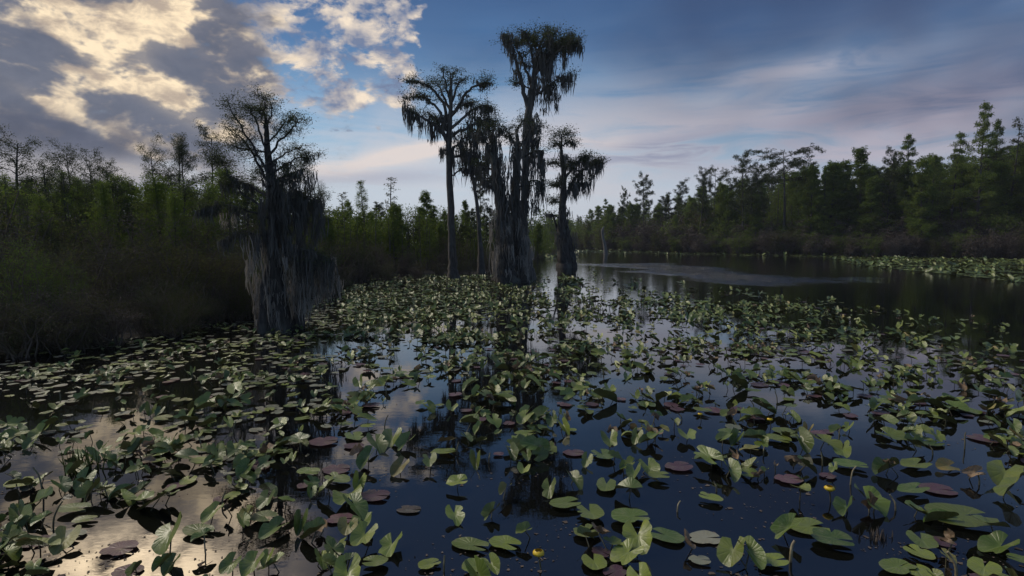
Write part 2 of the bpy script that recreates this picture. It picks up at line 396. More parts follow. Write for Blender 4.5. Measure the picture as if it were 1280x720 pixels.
# ================================================================ water and banks
def water_mat():
    m, nt, b = newmat('tannin_dark_water')
    g = N(nt, 'ShaderNodeTexCoord'); ob = g.outputs['Object']
    s = N(nt, 'ShaderNodeSeparateXYZ'); nt.links.new(ob, s.inputs[0]); X, Y = Ex(s.outputs[0]), Ex(s.outputs[1])
    # a breeze-ruffled lane in the open channel
    a = G(800, 331); c = G(1045, 354)
    L = math.hypot(c[0]-a[0], c[1]-a[1]); ux, uy = (c[0]-a[0])/L, (c[1]-a[1])/L
    t = ((X-a[0])*ux + (Y-a[1])*uy)*(1/L); dd = (X-a[0])*(-uy) + (Y-a[1])*ux
    nzp = nz(ob, .12, 3, .5)
    off = dd + (nzp-.5)*14.0 + t*1.5
    lane = emath('EXPONENT', -(off*off)*(1/3.5)) * sstep(t, -.2, .25) * (1.0 - sstep(t, .55, 1.1))
    ch = sstep(Y + X*.25, 17.0, 30.0)                       # open water is a little livelier than the sheltered lily bed
    mp = N(nt, 'ShaderNodeMapping'); mp.inputs['Scale'].default_value = (1.0, 1.9, 1); nt.links.new(ob, mp.inputs[0])
    w1 = nz(mp.outputs[0], 1.2, 4, .5, .2); w2 = nz(mp.outputs[0], 7.0, 3, .55, .3)
    mq = N(nt, 'ShaderNodeMapping'); mq.inputs['Scale'].default_value = (1.7, .75, 1); nt.links.new(ob, mq.inputs[0]); w3 = nz(mq.outputs[0], .9, 6, .75, .6); w4 = nz(mq.outputs[0], 2.2, 5, .7, .3)
    amp = ch*.007 + .0012
    h = (w1*.8 + w2*.25)*amp + w4*lane*sstep(w3, .38, .58)*.34
    bp = N(nt, 'ShaderNodeBump'); bp.inputs['Strength'].default_value = 1.0; bp.inputs['Distance'].default_value = 1.0
    nt.links.new(h.v, bp.inputs['Height']); nt.links.new(bp.outputs[0], b.inputs['Normal'])
    n3 = nz(ob, .8, 4, .6)
    nt.links.new(cmix(n3, (.0025,.003,.003), (.006,.006,.005)), b.inputs['Base Color'])
    r = lane*.05 + ch*.015 + .01; nt.links.new(r.v, b.inputs['Roughness']); b.inputs['IOR'].default_value = 1.7
    return m
M['water'] = water_mat()
mb = MB(); mb.add([(-900,-60,0),(900,-60,0),(900,1100,0),(-900,1100,0)], [(0,1,2,3)])
w = mb.build('water', 'water', smooth=False); tag(w, kind='structure')
gm = MB(); gm.add([(-900,-60,-1.2),(900,-60,-1.2),(900,1100,-1.2),(-900,1100,-1.2)], [(0,1,2,3)])
tag(gm.build('ground', 'mud', smooth=False), kind='structure')

def bank(name, front, back):
    """a low irregular shore: front line at the water, back line far inland"""
    mb = MB(); rows = []
    fr = smoothline([(*p, 0) for p in front], 8); bk = smoothline([(*p, 0) for p in back], 8)
    n = len(fr); bk = bk[np.linspace(0, len(bk)-1, n).round().astype(int)]
    for u, z in ((0, -.25), (.01, .03), (.04, .12), (.2, .22), (1, .3)):
        q = fr + (bk-fr)*u; q = q + rng.normal(size=q.shape)*.12*(1 if u < .5 else 0); q[:, 2] = z + rng.normal(size=n)*.02; rows.append(q)
    v = np.concatenate(rows); k = len(rows)
    f = [(r*n+i, r*n+i+1, (r+1)*n+i+1, (r+1)*n+i) for r in range(k-1) for i in range(n-1)]
    mb.add(v, f); tag(mb.build(name, 'mud'), kind='structure')
LB = [G(-420, 490), G(0, 446), G(130, 432), G(310, 404), G(430, 358), G(560, 346), G(625, 340), G(672, 326), G(700, 316), G(720, 311)]
RB = [G(722, 309.5), G(760, 312.5), G(830, 315), G(930, 317.5), G(1060, 319.5), G(1280, 323), G(1700, 330)]
bank('left_bank', LB, [(-60, 2), (-80, 20), (-90, 60), (-80, 120), (-40, 240), (10, 420)])
bank('right_bank', RB, [(30, 420), (120, 300), (170, 200), (190, 120), (190, 60)])
def line_at(L, u):
    L = np.array(L); s = np.r_[0, np.cumsum(np.linalg.norm(np.diff(L, axis=0), axis=1))]; x = u*s[-1]
    return np.array([np.interp(x, s, L[:, 0]), np.interp(x, s, L[:, 1])])

# the evening air
hz = MB(); hv = [(x, y, z) for z in (-2.4, 34) for x, y in ((-905, -65), (905, -65), (905, 1105), (-905, 1105))]
hz.add(hv, [(3, 2, 1, 0), (4, 5, 6, 7), (0, 1, 5, 4), (1, 2, 6, 5), (2, 3, 7, 6), (3, 0, 4, 7)])
hm = bpy.data.materials.new('haze'); hm.use_nodes = True; hn = hm.node_tree; hn.nodes.remove(hn.nodes['Principled BSDF'])
pv = hn.nodes.new('ShaderNodeVolumePrincipled'); pv.inputs['Density'].default_value = .0003; pv.inputs['Color'].default_value = (.80, .86, 1.0, 1)
hn.links.new(pv.outputs[0], hn.nodes['Material Output'].inputs['Volume']); M['haze'] = hm
o = hz.build('haze', 'haze', smooth=False); tag(o, kind='stuff')

# ================================================================ bank trees
def wood_cypress(name, seed, h, style, leaf, fine=1.0):
    """returns (trunk mesh, crown mesh): a pond cypress of height h"""
    r = np.random.default_rng(seed); T = MB(); C = MB()
    lean = r.normal(size=2)*.03*h
    n = 12; u = np.linspace(0, 1, n)
    tp = np.stack([lean[0]*u + .012*h*np.sin(u*5+seed), lean[1]*u + .012*h*np.cos(u*4+seed), h*u*.985], 1)
    r0 = .013*h; tr = r0*(1-u)**.8 + .012 + r0*.9*np.exp(-u*18)
    tube(T, tp, tr, 8)
    P = {'spire': (.28, 40, .18, .12), 'round': (.50, 24, .20, .35), 'flat': (.66, 13, .26, .15), 'open': (.42, 26, .19, .30),
         'bushy': (.14, 54, .24, .30), 'bare': (.35, 24, .15, .35), 'twin': (.40, 28, .18, .25)}[style]
    start, nb, maxl, up = P; cen = []
    for i in range(nb):
        q = start + (1-start)*((i+.5)/nb)**.9 + r.normal()*.008; q = min(q, .99)
        f = (q-start)/(1-start)
        prof = {'spire': (1-f)**.8+.12, 'round': math.sin(min(1, f*1.05+.12)*3.0)**.6 if f < .9 else .45, 'flat': .45+.75*f, 'open': .9-.5*f+.2*r.uniform(),
                'bushy': (1-f*.75), 'bare': .9-.55*f, 'twin': .9-.5*f}[style]
        L = maxl*h*max(.12, float(np.real(prof)))*r.uniform(.6, 1.15); a = i*2.4 + r.uniform(-.5, .5)
        p0 = np.array([np.interp(q, u, tp[:, k]) for k in range(3)])
        e = p0 + np.array([math.cos(a)*L, math.sin(a)*L, L*(up + r.normal()*.15 + (.5 if style in ('open','round') and f>.6 else 0))])
        bp = wander(p0, e, 6, .5, r, .05)
        tube(T, bp, np.linspace(max(.006, .16*tr[0]*(1.1-f*.6)), .004, 6), 4)
        nt_ = 3 + int(L/.28/fine**.5)
        for j in range(nt_):
            s = .2 + .8*(j+r.uniform(0,.9))/nt_; b = np.array([np.interp(s, np.linspace(0, 1, 6), bp[:, k]) for k in range(3)])
            l2 = L*.38*(1.25-s)*r.uniform(.6, 1.3); a2 = a + (1 if j % 2 else -1)*r.uniform(.5, 1.4)
            e2 = b + np.array([math.cos(a2)*l2, math.sin(a2)*l2, l2*r.uniform(-.15, .55)])
            tube(T, np.array([b, (b+e2)/2 + [0, 0, .04*l2], e2]), [.008*fine, .005*fine, .003], 3)
            for w in (.3, .55, .8, 1.05):
                if r.uniform() < (.35 if style == 'bare' else .92): cen.append(b + (e2-b)*w + r.normal(size=3)*.09)
    cen.append(tp[-1]); cen = np.array(cen)
    sprays(C, cen, {'bare': 7, 'bushy': 15}.get(style, 15), .075*h**.5*.45*(1.3 if style == 'bushy' else 1.1), .095*fine, droop=.2, aspect=2.6, r=r)
    return T.mesh(name+'_trunk', 'bark_dark'), C.mesh(name+'_crown', leaf)

VAR = {}
for st, k, leaf, hh in (('spire', 3, 'leaf_green', 12), ('round', 3, 'leaf_dark', 10), ('flat', 2, 'leaf_dark', 11), ('open', 3, 'leaf_dark', 9), ('bushy', 4, 'leaf_green', 8),
                        ('bare', 2, 'leaf_olive', 9)):
    VAR[st] = [(hh, *wood_cypress(st, 100+i*7+len(st), hh, st, leaf, 1.5 if st != 'open' else 1.2)) for i in range(k)]
NEARV = {st: [(hh, *wood_cypress('near_'+st, 300+i*11+len(st), hh, st, leaf, .62)) for i in range(2)]
         for st, leaf, hh in (('open', 'leaf_dark', 6), ('round', 'leaf_dark', 6), ('bushy', 'leaf_green', 5), ('spire', 'leaf_green', 6))}

def place_tree(src, x, y, h, label, cat='tree', group=None, wx=1.0, name='cypress_tree', z=.05, rz=None):
    hh, tm, cm = src
    e = bpy.data.objects.new(name, None); link(e); e.location = (x, y, z); s = h/hh
    e.scale = (s*wx, s*wx, s); e.rotation_euler = (0, 0, rz if rz is not None else random.uniform(0, 6.28)); e.empty_display_size = .3
    link(bpy.data.objects.new('trunk', tm), e); link(bpy.data.objects.new('crown', cm), e)
    return tag(e, label, cat, group)
def top_h(px, ytop, Y):
    return AT(px, ytop, Y)[2]
def tree_px(style, px, ytop, Y, label, near=False, wx=1.0, i=None, group=None, z=0):
    src = random.choice((NEARV if near else VAR)[style]) if i is None else (NEARV if near else VAR)[style][i]
    p = AT(px, 300, Y); return place_tree(src, p[0], Y, top_h(px, ytop, Y), label, group=group, wx=wx)

ZR = [(800, 'near the channel end'), (880, 'below the crooked clotted cypress'), (955, 'below the tall feathery cypress'), (1030, 'below the flat topped cypress'),
      (1110, 'below the full green cypress'), (1180, 'below the pointed dark cypress'), (1250, 'below the tallest cypress'), (9999, 'at the right edge')]
ZL = [(60, 'at the left edge'), (180, 'below the glowing tree tops'), (270, 'below the tall slim pair'), (400, 'behind the near moss hung tree'), (500, 'in the gap right of it'), (9999, 'behind the tall moss hung group')]
def zone(px, Z): return next(t for x, t in Z if px < x)
STN = {'open': 'open crowned', 'round': 'round topped', 'bushy': 'bushy', 'spire': 'narrow pointed'}
# -------- trees one can pick out on the left skyline
L_ = [('open', 28, 178, 24, 1.25, 'open spreading cypress with thin crown at the far left of the skyline'),
      ('open', 62, 206, 25, 1.0, 'low thin cypress just right of the spreading tree at the left edge'),
      ('round', 95, 190, 27, .8, 'slim cypress left of the sunlit tops on the left skyline'),
      ('open', 118, 200, 28, .8, 'wispy cypress top glowing before the low sun'),
      ('round', 138, 206, 30, .8, 'shorter feathery cypress at the right end of the glowing tops'),
      ('spire', 75, 214, 22, .8, 'narrow green cypress in front of the left skyline trees'),
      ('open', 195, 188, 26, .8, 'leaning slender cypress at the left of the pair of tall slim ones'),
      ('round', 222, 182, 27, .65, 'tall slim tufted cypress, left one of the tall pair before the moss tree'),
      ('round', 240, 176, 27, .6, 'tall slim tufted cypress, right one of the tall pair before the moss tree'),
      ('open', 272, 170, 25, .75, 'tall ragged cypress close behind the left of the moss hung tree'),
      ('round', 292, 205, 24, .7, 'cypress half hidden behind the moss hung tree'),
      ('open', 383, 196, 27, .75, 'wispy pale cypress just right behind the moss hung tree'),
      ('round', 398, 236, 28, .6, 'small cypress poking out right of the moss hung tree'),
      ('bare', 431, 242, 33, .9, 'thin bare cypress in the gap right of the moss hung tree'),
      ('spire', 458, 226, 34, .75, 'dense narrow green cypress standing above the woods left of the tall group'),
      ('bare', 490, 221, 35, 1.0, 'bare branched cypress between the narrow green one and the tall group'),
      ('bushy', 536, 240, 42, .8, 'broad green cypress close left of the tall slanting trunk'),
      ('open', 600, 228, 41, .7, 'thin cypress seen between the tall moss hung trunks'),
      ('bushy', 584, 252, 44, .6, 'low green cypress behind the tall moss hung trunks'),
      ('spire', 672, 285, 60, .7, 'tiny pointed cypress seen beyond the double moss trunk')]
for st, px, yt, Y, wx, lab in L_:
    tree_px(st, px, yt, Y, lab, near=Y < 36 and st in NEARV, wx=wx)
# -------- and on the right
def right_Y(px): # the forward distance of the right shore at a pixel column
    xs = [722, 760, 830, 930, 1060, 1280, 1700]; ys = [309.5, 312.5, 315, 317.5, 319.5, 323, 330]
    return G(px, float(np.interp(px, xs, ys)))[1]
R_ = [('spire', 755, 248, 6, .8, 'pointed cypress first in the right hand woods from the channel end'),
      ('round', 779, 238, 8, .5, 'slim cypress with a small round tuft left of the tall bare trunked one'),
      ('round', 803, 222, 1.5, .8, 'cypress with a bare pale trunk and dark round crown at the water edge'),
      ('spire', 831, 242, 10, .7, 'low pointed cypress beside the bare trunked round crowned one'),
      ('open', 851, 229, 12, .8, 'open crowned cypress behind the moss clotted trunk'),
      ('open', 875, 218, 1.5, .75, 'crooked cypress with dark clotted trunk at the water edge'),
      ('flat', 892, 211, 9, .6, 'small flat topped cypress behind the crooked one'),
      ('open', 927, 196, 2.5, .8, 'tall feathery cypress with a straight thin trunk left of the flat topped one'),
      ('open', 946, 208, 9, .6, 'round topped cypress between the feathery and the flat topped one'),
      ('flat', 979, 186, 3, 1.15, 'large flat topped cypress with spreading dark limbs above the far woods'),
      ('bushy', 1013, 210, 8, .8, 'broad leafy tree right of the flat topped cypress'),
      ('bushy', 1038, 206, 10, .8, 'second broad leafy tree right of the flat topped cypress'),
      ('bushy', 1076, 186, 5, .8, 'tall full green cypress with its crown down to the shrubs'),
      ('round', 1107, 192, 4, .6, 'thin tufted cypress between the full green and the pointed one'),
      ('spire', 1135, 166, 5, .75, 'pointed dark cypress halfway along the right hand woods'),
      ('spire', 1158, 193, 9, .7, 'short pointed cypress between the two tallest on the right'),
      ('spire', 1188, 166, 5, .8, 'tall feathery cypress just left of the tallest one'),
      ('spire', 1216, 127, 3, .72, 'tallest cypress of the right hand woods with a thin pointed top'),
      ('spire', 1238, 147, 8, .6, 'tall cypress just right of the tallest one'),
      ('bare', 1259, 150, 5, .7, 'sparse half bare cypress near the right edge'),
      ('spire', 1284, 152, 4, .8, 'tall cypress cut by the right edge of the view')]
for st, px, yt, dY, wx, lab in R_:
    tree_px(st, px, yt, right_Y(px)+dY, lab, wx=wx)

# -------- the rank and file behind the shore: alike, so they share one label per wood
gl = 'slender cypresses crowded in the left hand woods'; gr = 'slender cypresses crowded in the right hand woods'
xs_top = [-200, 0, 60, 150, 175, 200, 300, 400, 520, 640, 700]; ys_top = [215, 222, 226, 226, 246, 226, 226, 262, 264, 268, 296]
yb_x = [-300, 0, 130, 310, 430, 560, 625, 672, 700, 720]; yb_y = [475, 446, 432, 404, 358, 346, 340, 326, 316, 311]
for i in range(100):
    px = -150 + 850*((i+random.random())/100); Y = max(G(px, float(np.interp(px, yb_x, yb_y)))[1]+2.5, 15 if px < 400 else 0) + random.uniform(0, 14)
    yt = float(np.interp(px, xs_top, ys_top)) + random.uniform(-10, 22)
    st = random.choice(['open', 'round', 'bushy', 'bushy', 'spire', 'bushy']); zn = STN[st]+' cypress crowded into the left woods '+zone(px, ZL); tree_px(st, px, yt, Y, zn, near=Y < 27, group=zn, wx=random.uniform(.7, 1.1))
xr = [722, 760, 800, 850, 900, 1000, 1080, 1180, 1280, 1500]; yr = [284, 266, 262, 252, 240, 222, 212, 204, 186, 170]
for i in range(155):
    u = (i+random.random())/155; px = 722 + 760*u**1.25; Y = right_Y(px) + 2 + random.uniform(0, 1)**1.3*30
    yt = float(np.interp(px, xr, yr)) + random.uniform(-14, 18)
    st = random.choice(['spire', 'round', 'bushy', 'bushy', 'open', 'bushy', 'bushy']); zn = STN[st]+' cypress crowded into the right woods '+zone(px, ZR); tree_px(st, px, yt, Y, zn, group=zn, wx=random.uniform(.7, 1.1))

# the woods behind, one mass each
def woods_mass(name, label, sampler, n, size, seed, leaf='leaf_green', per=16, k=7, tuft=.5):
    C = MB(); r = np.random.default_rng(seed); cen = []
    for _ in range(n):
        b, h = sampler(r)
        tube(C, np.array([b, b+[r.normal()*.02*h, 0, h*.95]]), [.011*h, .003*h], 4, 1)
        wd = r.uniform(.08, .15)
        for q in range(per):
            f = r.uniform(.10, 1)**.8; cen.append(b + [r.normal()*h*wd*(1.2-f), r.normal()*h*wd*(1.2-f), h*f])
    sprays(C, np.array(cen), k, tuft, size, aspect=2, r=r); o = C.build(name, [leaf, 'bark']); tag(o, label, kind='stuff'); return o
def s_far(r):
    p = line_at([(G(640,311)[0], 150), (14, 170), (24, 230), (60, 260)], r.uniform()); return np.array([p[0]+r.normal()*2, p[1]+r.uniform(0, 25), 0]), 9.5*r.uniform(.55, 1.1)
woods_mass('distant_woods', 'low far wood closing the end of the channel', s_far, 420, .55, 5)
def s_left(r):
    px = (-150 + 850*r.uniform()) if r.uniform() < .62 else r.uniform(400, 700); Y = max(G(px, float(np.interp(px, yb_x, yb_y)))[1]+5, 19) + r.uniform(0, 16)
    p = AT(px, 300, Y); return np.array([p[0], Y, 0]), top_h(px, float(np.interp(px, xs_top, ys_top))+(8 if px < 400 else 2)+r.uniform(-8, 45 if px < 400 else 26), Y)
woods_mass('left_woods', 'dim mass of young trees filling in behind the left shore', s_left, 800, .10, 6, 'leaf_green', 32, 9, .20)
def s_right(r):
    px = 722 + 640*r.uniform(); Y = right_Y(px) + 5 + r.uniform(0, 26)
    p = AT(px, 300, Y); return np.array([p[0], Y, 0]), top_h(px, float(np.interp(px, xr, yr))+4+r.uniform(-6, 40), Y)
woods_mass('right_woods', 'green mass of young trees filling in behind the right shore', s_right, 800, .17, 7, 'leaf_green', 46, 9, .30)

# ================================================================ shrubs along the shores
def shrub(seed, h, wd, leaf, fine=1.0, leafy=1.0):
    r = np.random.default_rng(seed); T = MB(); C = MB(); cen = []
    for i in range(13):
        a = r.uniform(0, 6.28); b = np.array([math.cos(a), math.sin(a), 0])*wd*.22*r.uniform(0, 1)
        e = np.array([math.cos(a)*wd*r.uniform(.1, .55), math.sin(a)*wd*r.uniform(.1, .55), h*r.uniform(.55, 1)])
        p = wander(b, e, 6, .35, r, .06); tube(T, p, np.linspace(.03, .008, 6)*h/2.5, 4)
        for j in range(9):
            s = r.uniform(.12, 1); q = np.array([np.interp(s, np.linspace(0, 1, 6), p[:, k]) for k in range(3)])
            d = unit(r.normal(size=3)*[1, 1, .8] + [0, 0, .35])*h*.24*r.uniform(.5, 1.2)
            t = wander(q, q+d, 4, .4, r); tube(T, t, [.009*fine, .006*fine, .005*fine, .002], 3)
            for w in (1, 2, 3):
                cen.append(t[w])
                d2 = t[w] + r.normal(size=3)*h*.07; tube(T, np.array([t[w], d2]), [.004*fine, .002], 3); cen.append(d2)
    cen = np.array(cen)
    sprays(C, cen, int(7*leafy), .07*h*.6, .085*fine, aspect=2.2, r=r)
    sprays(C, cen[::2]*np.array([1.05, 1.05, .8]), int(5*leafy), .1*h*.5, .07*fine, aspect=6, mi=1, r=r)
    return h, T.mesh('shrub_stems', 'twig'), C.mesh('shrub_leaves', [leaf, 'twig'])
SH_N = [shrub(500+i, 3.0, 2.6, l, .55, 1.3) for i, l in enumerate(['leaf_olive', 'leaf_dark', 'leaf_olive', 'twig'])]
SH_F = [shrub(520+i, 3.5, 3.4, l, 1.5) for i, l in enumerate(['leaf_olive', 'leaf_green', 'twig', 'leaf_green', 'twig'])]
SH_B = shrub(540, 2.2, 1.8, 'leaf_bright', .5, 1.3)
def place_shrub(src, x, y, h, wx, label, group=None):
    e = bpy.data.objects.new('shrub', None); link(e); e.location = (x, y, 0.0); s = h/src[0]; e.scale = (s*wx, s*wx, s)
    e.rotation_euler = (0, 0, random.uniform(0, 6.28)); link(bpy.data.objects.new('stem', src[1]), e); link(bpy.data.objects.new('foliage', src[2]), e)
    return tag(e, label, 'shrub', group)
top_x = [-300, 0, 150, 300, 430, 560, 640, 700]; top_y = [262, 262, 268, 272, 290, 296, 298, 302]
for row, (n, d0, up) in enumerate(((46, -.2, .42), (44, 1.6, .75), (34, 4.2, 1.0))):
    for i in range(n):
        px = -220 + 925*((i+random.random())/n); g = G(px, float(np.interp(px, yb_x, yb_y)))
        y = g[1] + d0 + random.uniform(-.2, 1.2); x = g[0]*y/g[1]
        full = top_h(px, float(np.interp(px, top_x, top_y)) + random.uniform(-6, 16), y)
        vi = random.randrange(4); zn = ['olive leaved', 'dark leaved', 'olive leaved', 'leafless twiggy'][vi] + ' shrub ' + ['at the waterline', 'in mid thicket', 'at the back'][row] + ' of the left shore ' + zone(px, ZL)
        place_shrub(SH_N[vi], x, y, max(.8, full*up*random.uniform(.85, 1.1)), random.uniform(.9, 1.35)*(1.3 if row == 0 else 1), zn, zn)
for row, (n, d0, h0, h1) in enumerate(((60, -.3, 2.2, 3.4), (60, 3, 3.8, 5.8), (44, 8, 5.5, 7.4))):
    for i in range(n):
        u = (i+random.random())/n; px = 722 + 780*u**1.2; Y = right_Y(px) + d0 + random.uniform(-.5, 2); p = AT(px, 300, Y)
        vi = random.randrange(5); zn = ['olive leaved', 'green leaved', 'leafless twiggy', 'green leaved', 'leafless twiggy'][vi] + ' shrub ' + ['at the waterline', 'in mid thicket', 'at the back'][row] + ' of the right shore ' + zone(px, ZR)
        place_shrub(SH_F[vi], p[0], Y, random.uniform(h0, h1), random.uniform(.9, 1.4), zn, zn)
for px, py, hh, lab in ((14, 440, 1.9, 'yellow green leafy bush at the left edge of the thicket'), (318, 402, 1.5, 'yellow green bush behind the foot of the moss hung tree'),
                        (60, 434, 1.5, 'low yellowish bush by the water near the left edge')):
    g = G(px, py); place_shrub(SH_B, g[0], g[1]+.4, hh, .6, lab)

# ================================================================ the moss hung cypresses standing in the water
def hero(name, label, base_px, Y, trunks, limbs, fine, leaf='leaf_dark', bark='bark', seed=1, moss_clumps=(), twig_len=.5, leaf_n=12, density=1.0, moss_k=.5):
    """trunks: (pixel points with radius px); limbs: (pixel points, depth swing, r0 px, leafiness, moss length px);
       moss_clumps: (px, py, half width px, length px, count, pale)"""
    r = np.random.default_rng(seed); pxm = Y/F
    ox, oy, _ = AT(base_px[0], base_px[1], Y); org = np.array([ox, Y, 0.0])
    e = bpy.data.objects.new(name, None); link(e); e.location = org; tag(e, label, 'tree')
    def W(px, py, dd=0.0): return AT(px, py, Y) + np.array([0, dd, 0]) - org
    C = MB(); Ms = MB(); 
    for pts, rad, dd in trunks:
        T = MB(); p = smoothline([W(a, b, d_) for (a, b), d_ in zip(pts, dd)], 5); rr = np.interp(np.linspace(0, 1, len(p)), np.linspace(0, 1, len(rad)), rad)*pxm
        p[0, 2] = -.25; p[1:-1] += r.normal(size=(len(p)-2, 3))*rr[1:-1, None]*.09
        tube(T, p, rr, 14, flute=.28); T.build('trunk', bark, e)
    acn = []; aln = []
    for pts, swing, r0, leafy, ml in limbs:
        T = MB(); n = len(pts); dd = np.array(swing if hasattr(swing, '__len__') else np.linspace(0, swing, n))*1.0
        p = smoothline([W(a, b, d_) for (a, b), d_ in zip(pts, dd)], 5); m = len(p); p[1:] += r.normal(size=(m-1, 3))*pxm*.8
        rr = np.linspace(r0*pxm, .35*pxm, m); tube(T, p, rr, 6)
        cen = []
        Lt = np.linalg.norm(np.diff(p, axis=0), axis=1).sum(); nt_ = int(Lt/(.20*fine)*density)+2
        for j in range(nt_):
            s = r.uniform(.22, 1)**.8; q = np.array([np.interp(s, np.linspace(0, 1, m), p[:, k]) for k in range(3)])
            d = unit(r.normal(size=3)*[1, 1, .4] + [0, 0, .12])*twig_len*r.uniform(.3, 1.5)*(1.2-.5*s)
            t = wander(q, q+d, 4, .5, r); tube(T, t, [rr[int(s*(m-1))]*.45+.003, .3*pxm, .25*pxm, .12*pxm], 3)
            if r.uniform() < leafy:
                for w in (1, 2, 3):
                    cen.append(t[w]); q2 = t[w] + unit(r.normal(size=3))*twig_len*.3
                    tube(T, np.array([t[w], q2]), [.22*pxm, .1*pxm], 3); cen.append(q2)
            if ml and r.uniform() < .75: acn.append(t[r.integers(0, 3)]); aln.append(ml*pxm*r.uniform(.25, 1.1))
            if ml and r.uniform() < .6: acn.append(q); aln.append(ml*pxm*r.uniform(.3, 1.2))
        T.build('limb', bark, e)
        if cen: sprays(C, np.array(cen), leaf_n, .15*fine*1.2, 1.9*pxm, droop=.1, aspect=2.4, r=r)
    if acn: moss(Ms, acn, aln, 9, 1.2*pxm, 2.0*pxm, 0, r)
    for (a, b, hw, L, cnt, pale) in moss_clumps:
        cnt = max(2, int(cnt*moss_k*(.6 if pale else .9)))
        an = []; ln = []
        for _ in range(int(cnt*1.7)):
            q = r.uniform(0, .75); an.append(W(a + np.clip(r.normal(), -1.7, 1.7)*hw*.75*(1-.3*q), b + L*q + r.normal()*2, r.normal()*hw*pxm*.7)); ln.append(L*pxm*r.uniform(.18, .62)*(1 if r.uniform() < .85 else 1.6)*(1.1-.4*q))
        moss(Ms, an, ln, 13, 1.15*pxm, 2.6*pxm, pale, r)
        # sparse leaves and dead twigs caught in the beard
    if C.n: C.build('crown', leaf, e)
    if Ms.n: Ms.build('hanging_moss', ['moss_shaded', 'moss'], e)
    return e

# T1, the moss draped tree close to the left shore
Y1 = G(350, 414)[1]
hero('cypress_tree', 'wide cypress curtained in pale moss to the waterline, standing off the left shore', (350, 414), Y1,
     [([(350, 414), (347, 370), (342, 300), (338, 240), (332, 190), (330, 150), (326, 136)], [16, 9, 7, 6, 4, 2, .7], [0, 0, 0, .1, .1, .1, .1]),
      ([(366, 414), (366, 350), (368, 290), (372, 250)], [9, 6, 4, 2], [.3, .3, .3, .4]),
      ([(334, 414), (333, 360), (340, 320)], [8, 5, 3], [-.2, -.1, 0])],
     [([(337, 235), (318, 200), (298, 172), (272, 155)], .3, 2.2, 1, 0), ([(335, 215), (315, 178), (300, 150), (292, 128)], -.3, 1.9, 1, 0),
      ([(332, 185), (318, 150), (308, 132), (303, 134)], .2, 1.4, 1, 0), ([(331, 170), (340, 145), (345, 130)], -.2, 1.4, 1, 0),
      ([(331, 180), (350, 155), (358, 140)], .4, 1.4, 1, 0), ([(333, 200), (355, 175), (376, 160), (380, 152)], -.4, 1.7, 1, 0),
      ([(335, 220), (360, 200), (385, 192)], .3, 1.7, 1, 15), ([(336, 232), (362, 222), (392, 215)], -.5, 1.7, 1, 25),
      ([(337, 250), (310, 232), (285, 225), (268, 228)], .5, 1.7, 1, 20), ([(339, 275), (310, 262), (280, 258), (262, 266)], -.5, 1.7, .9, 22),
      ([(339, 262), (300, 240), (275, 205), (262, 190)], .2, 1.6, 1, 0), ([(332, 190), (300, 185), (283, 178)], -.1, 1.3, 1, 0),
      ([(340, 260), (375, 245), (398, 250)], .2, 1.7, .9, 45), ([(342, 300), (310, 290), (285, 300)], -.3, 1.7, .7, 25),
      ([(345, 320), (380, 312), (410, 320), (424, 328)], -.4, 2.0, .5, 55), ([(345, 335), (375, 322), (400, 322)], .3, 1.7, .3, 70),
      ([(330, 160), (322, 140), (318, 128)], .3, 1.1, 1, 0), ([(328, 145), (335, 130), (332, 122)], -.3, 1.1, 1, 0),
      ([(334, 205), (350, 190), (366, 178)], .6, 1.4, 1, 0), ([(336, 240), (320, 225), (305, 205)], .7, 1.4, 1, 0)],
     .42, seed=11, bark='bark_dark', twig_len=.32, leaf_n=10, density=1.3, moss_k=.9,
     moss_clumps=[(345, 195, 10, 70, 16, 0), (358, 225, 16, 75, 26, 0), (380, 215, 10, 85, 14, 0), (340, 240, 14, 90, 22, 0), (365, 265, 18, 70, 22, 0), (395, 250, 8, 60, 9, 0),
                  (322, 290, 12, 90, 13, 1), (340, 300, 16, 100, 20, 1), (370, 300, 14, 90, 15, 1), (282, 262, 9, 50, 4, 1), (334, 345, 14, 72, 17, 1), (352, 350, 14, 66, 16, 1),
                  (378, 335, 13, 70, 15, 1), (392, 322, 10, 75, 10, 1), (408, 320, 8, 60, 9, 1), (419, 324, 6, 48, 7, 1), (325, 370, 8, 45, 8, 1)])

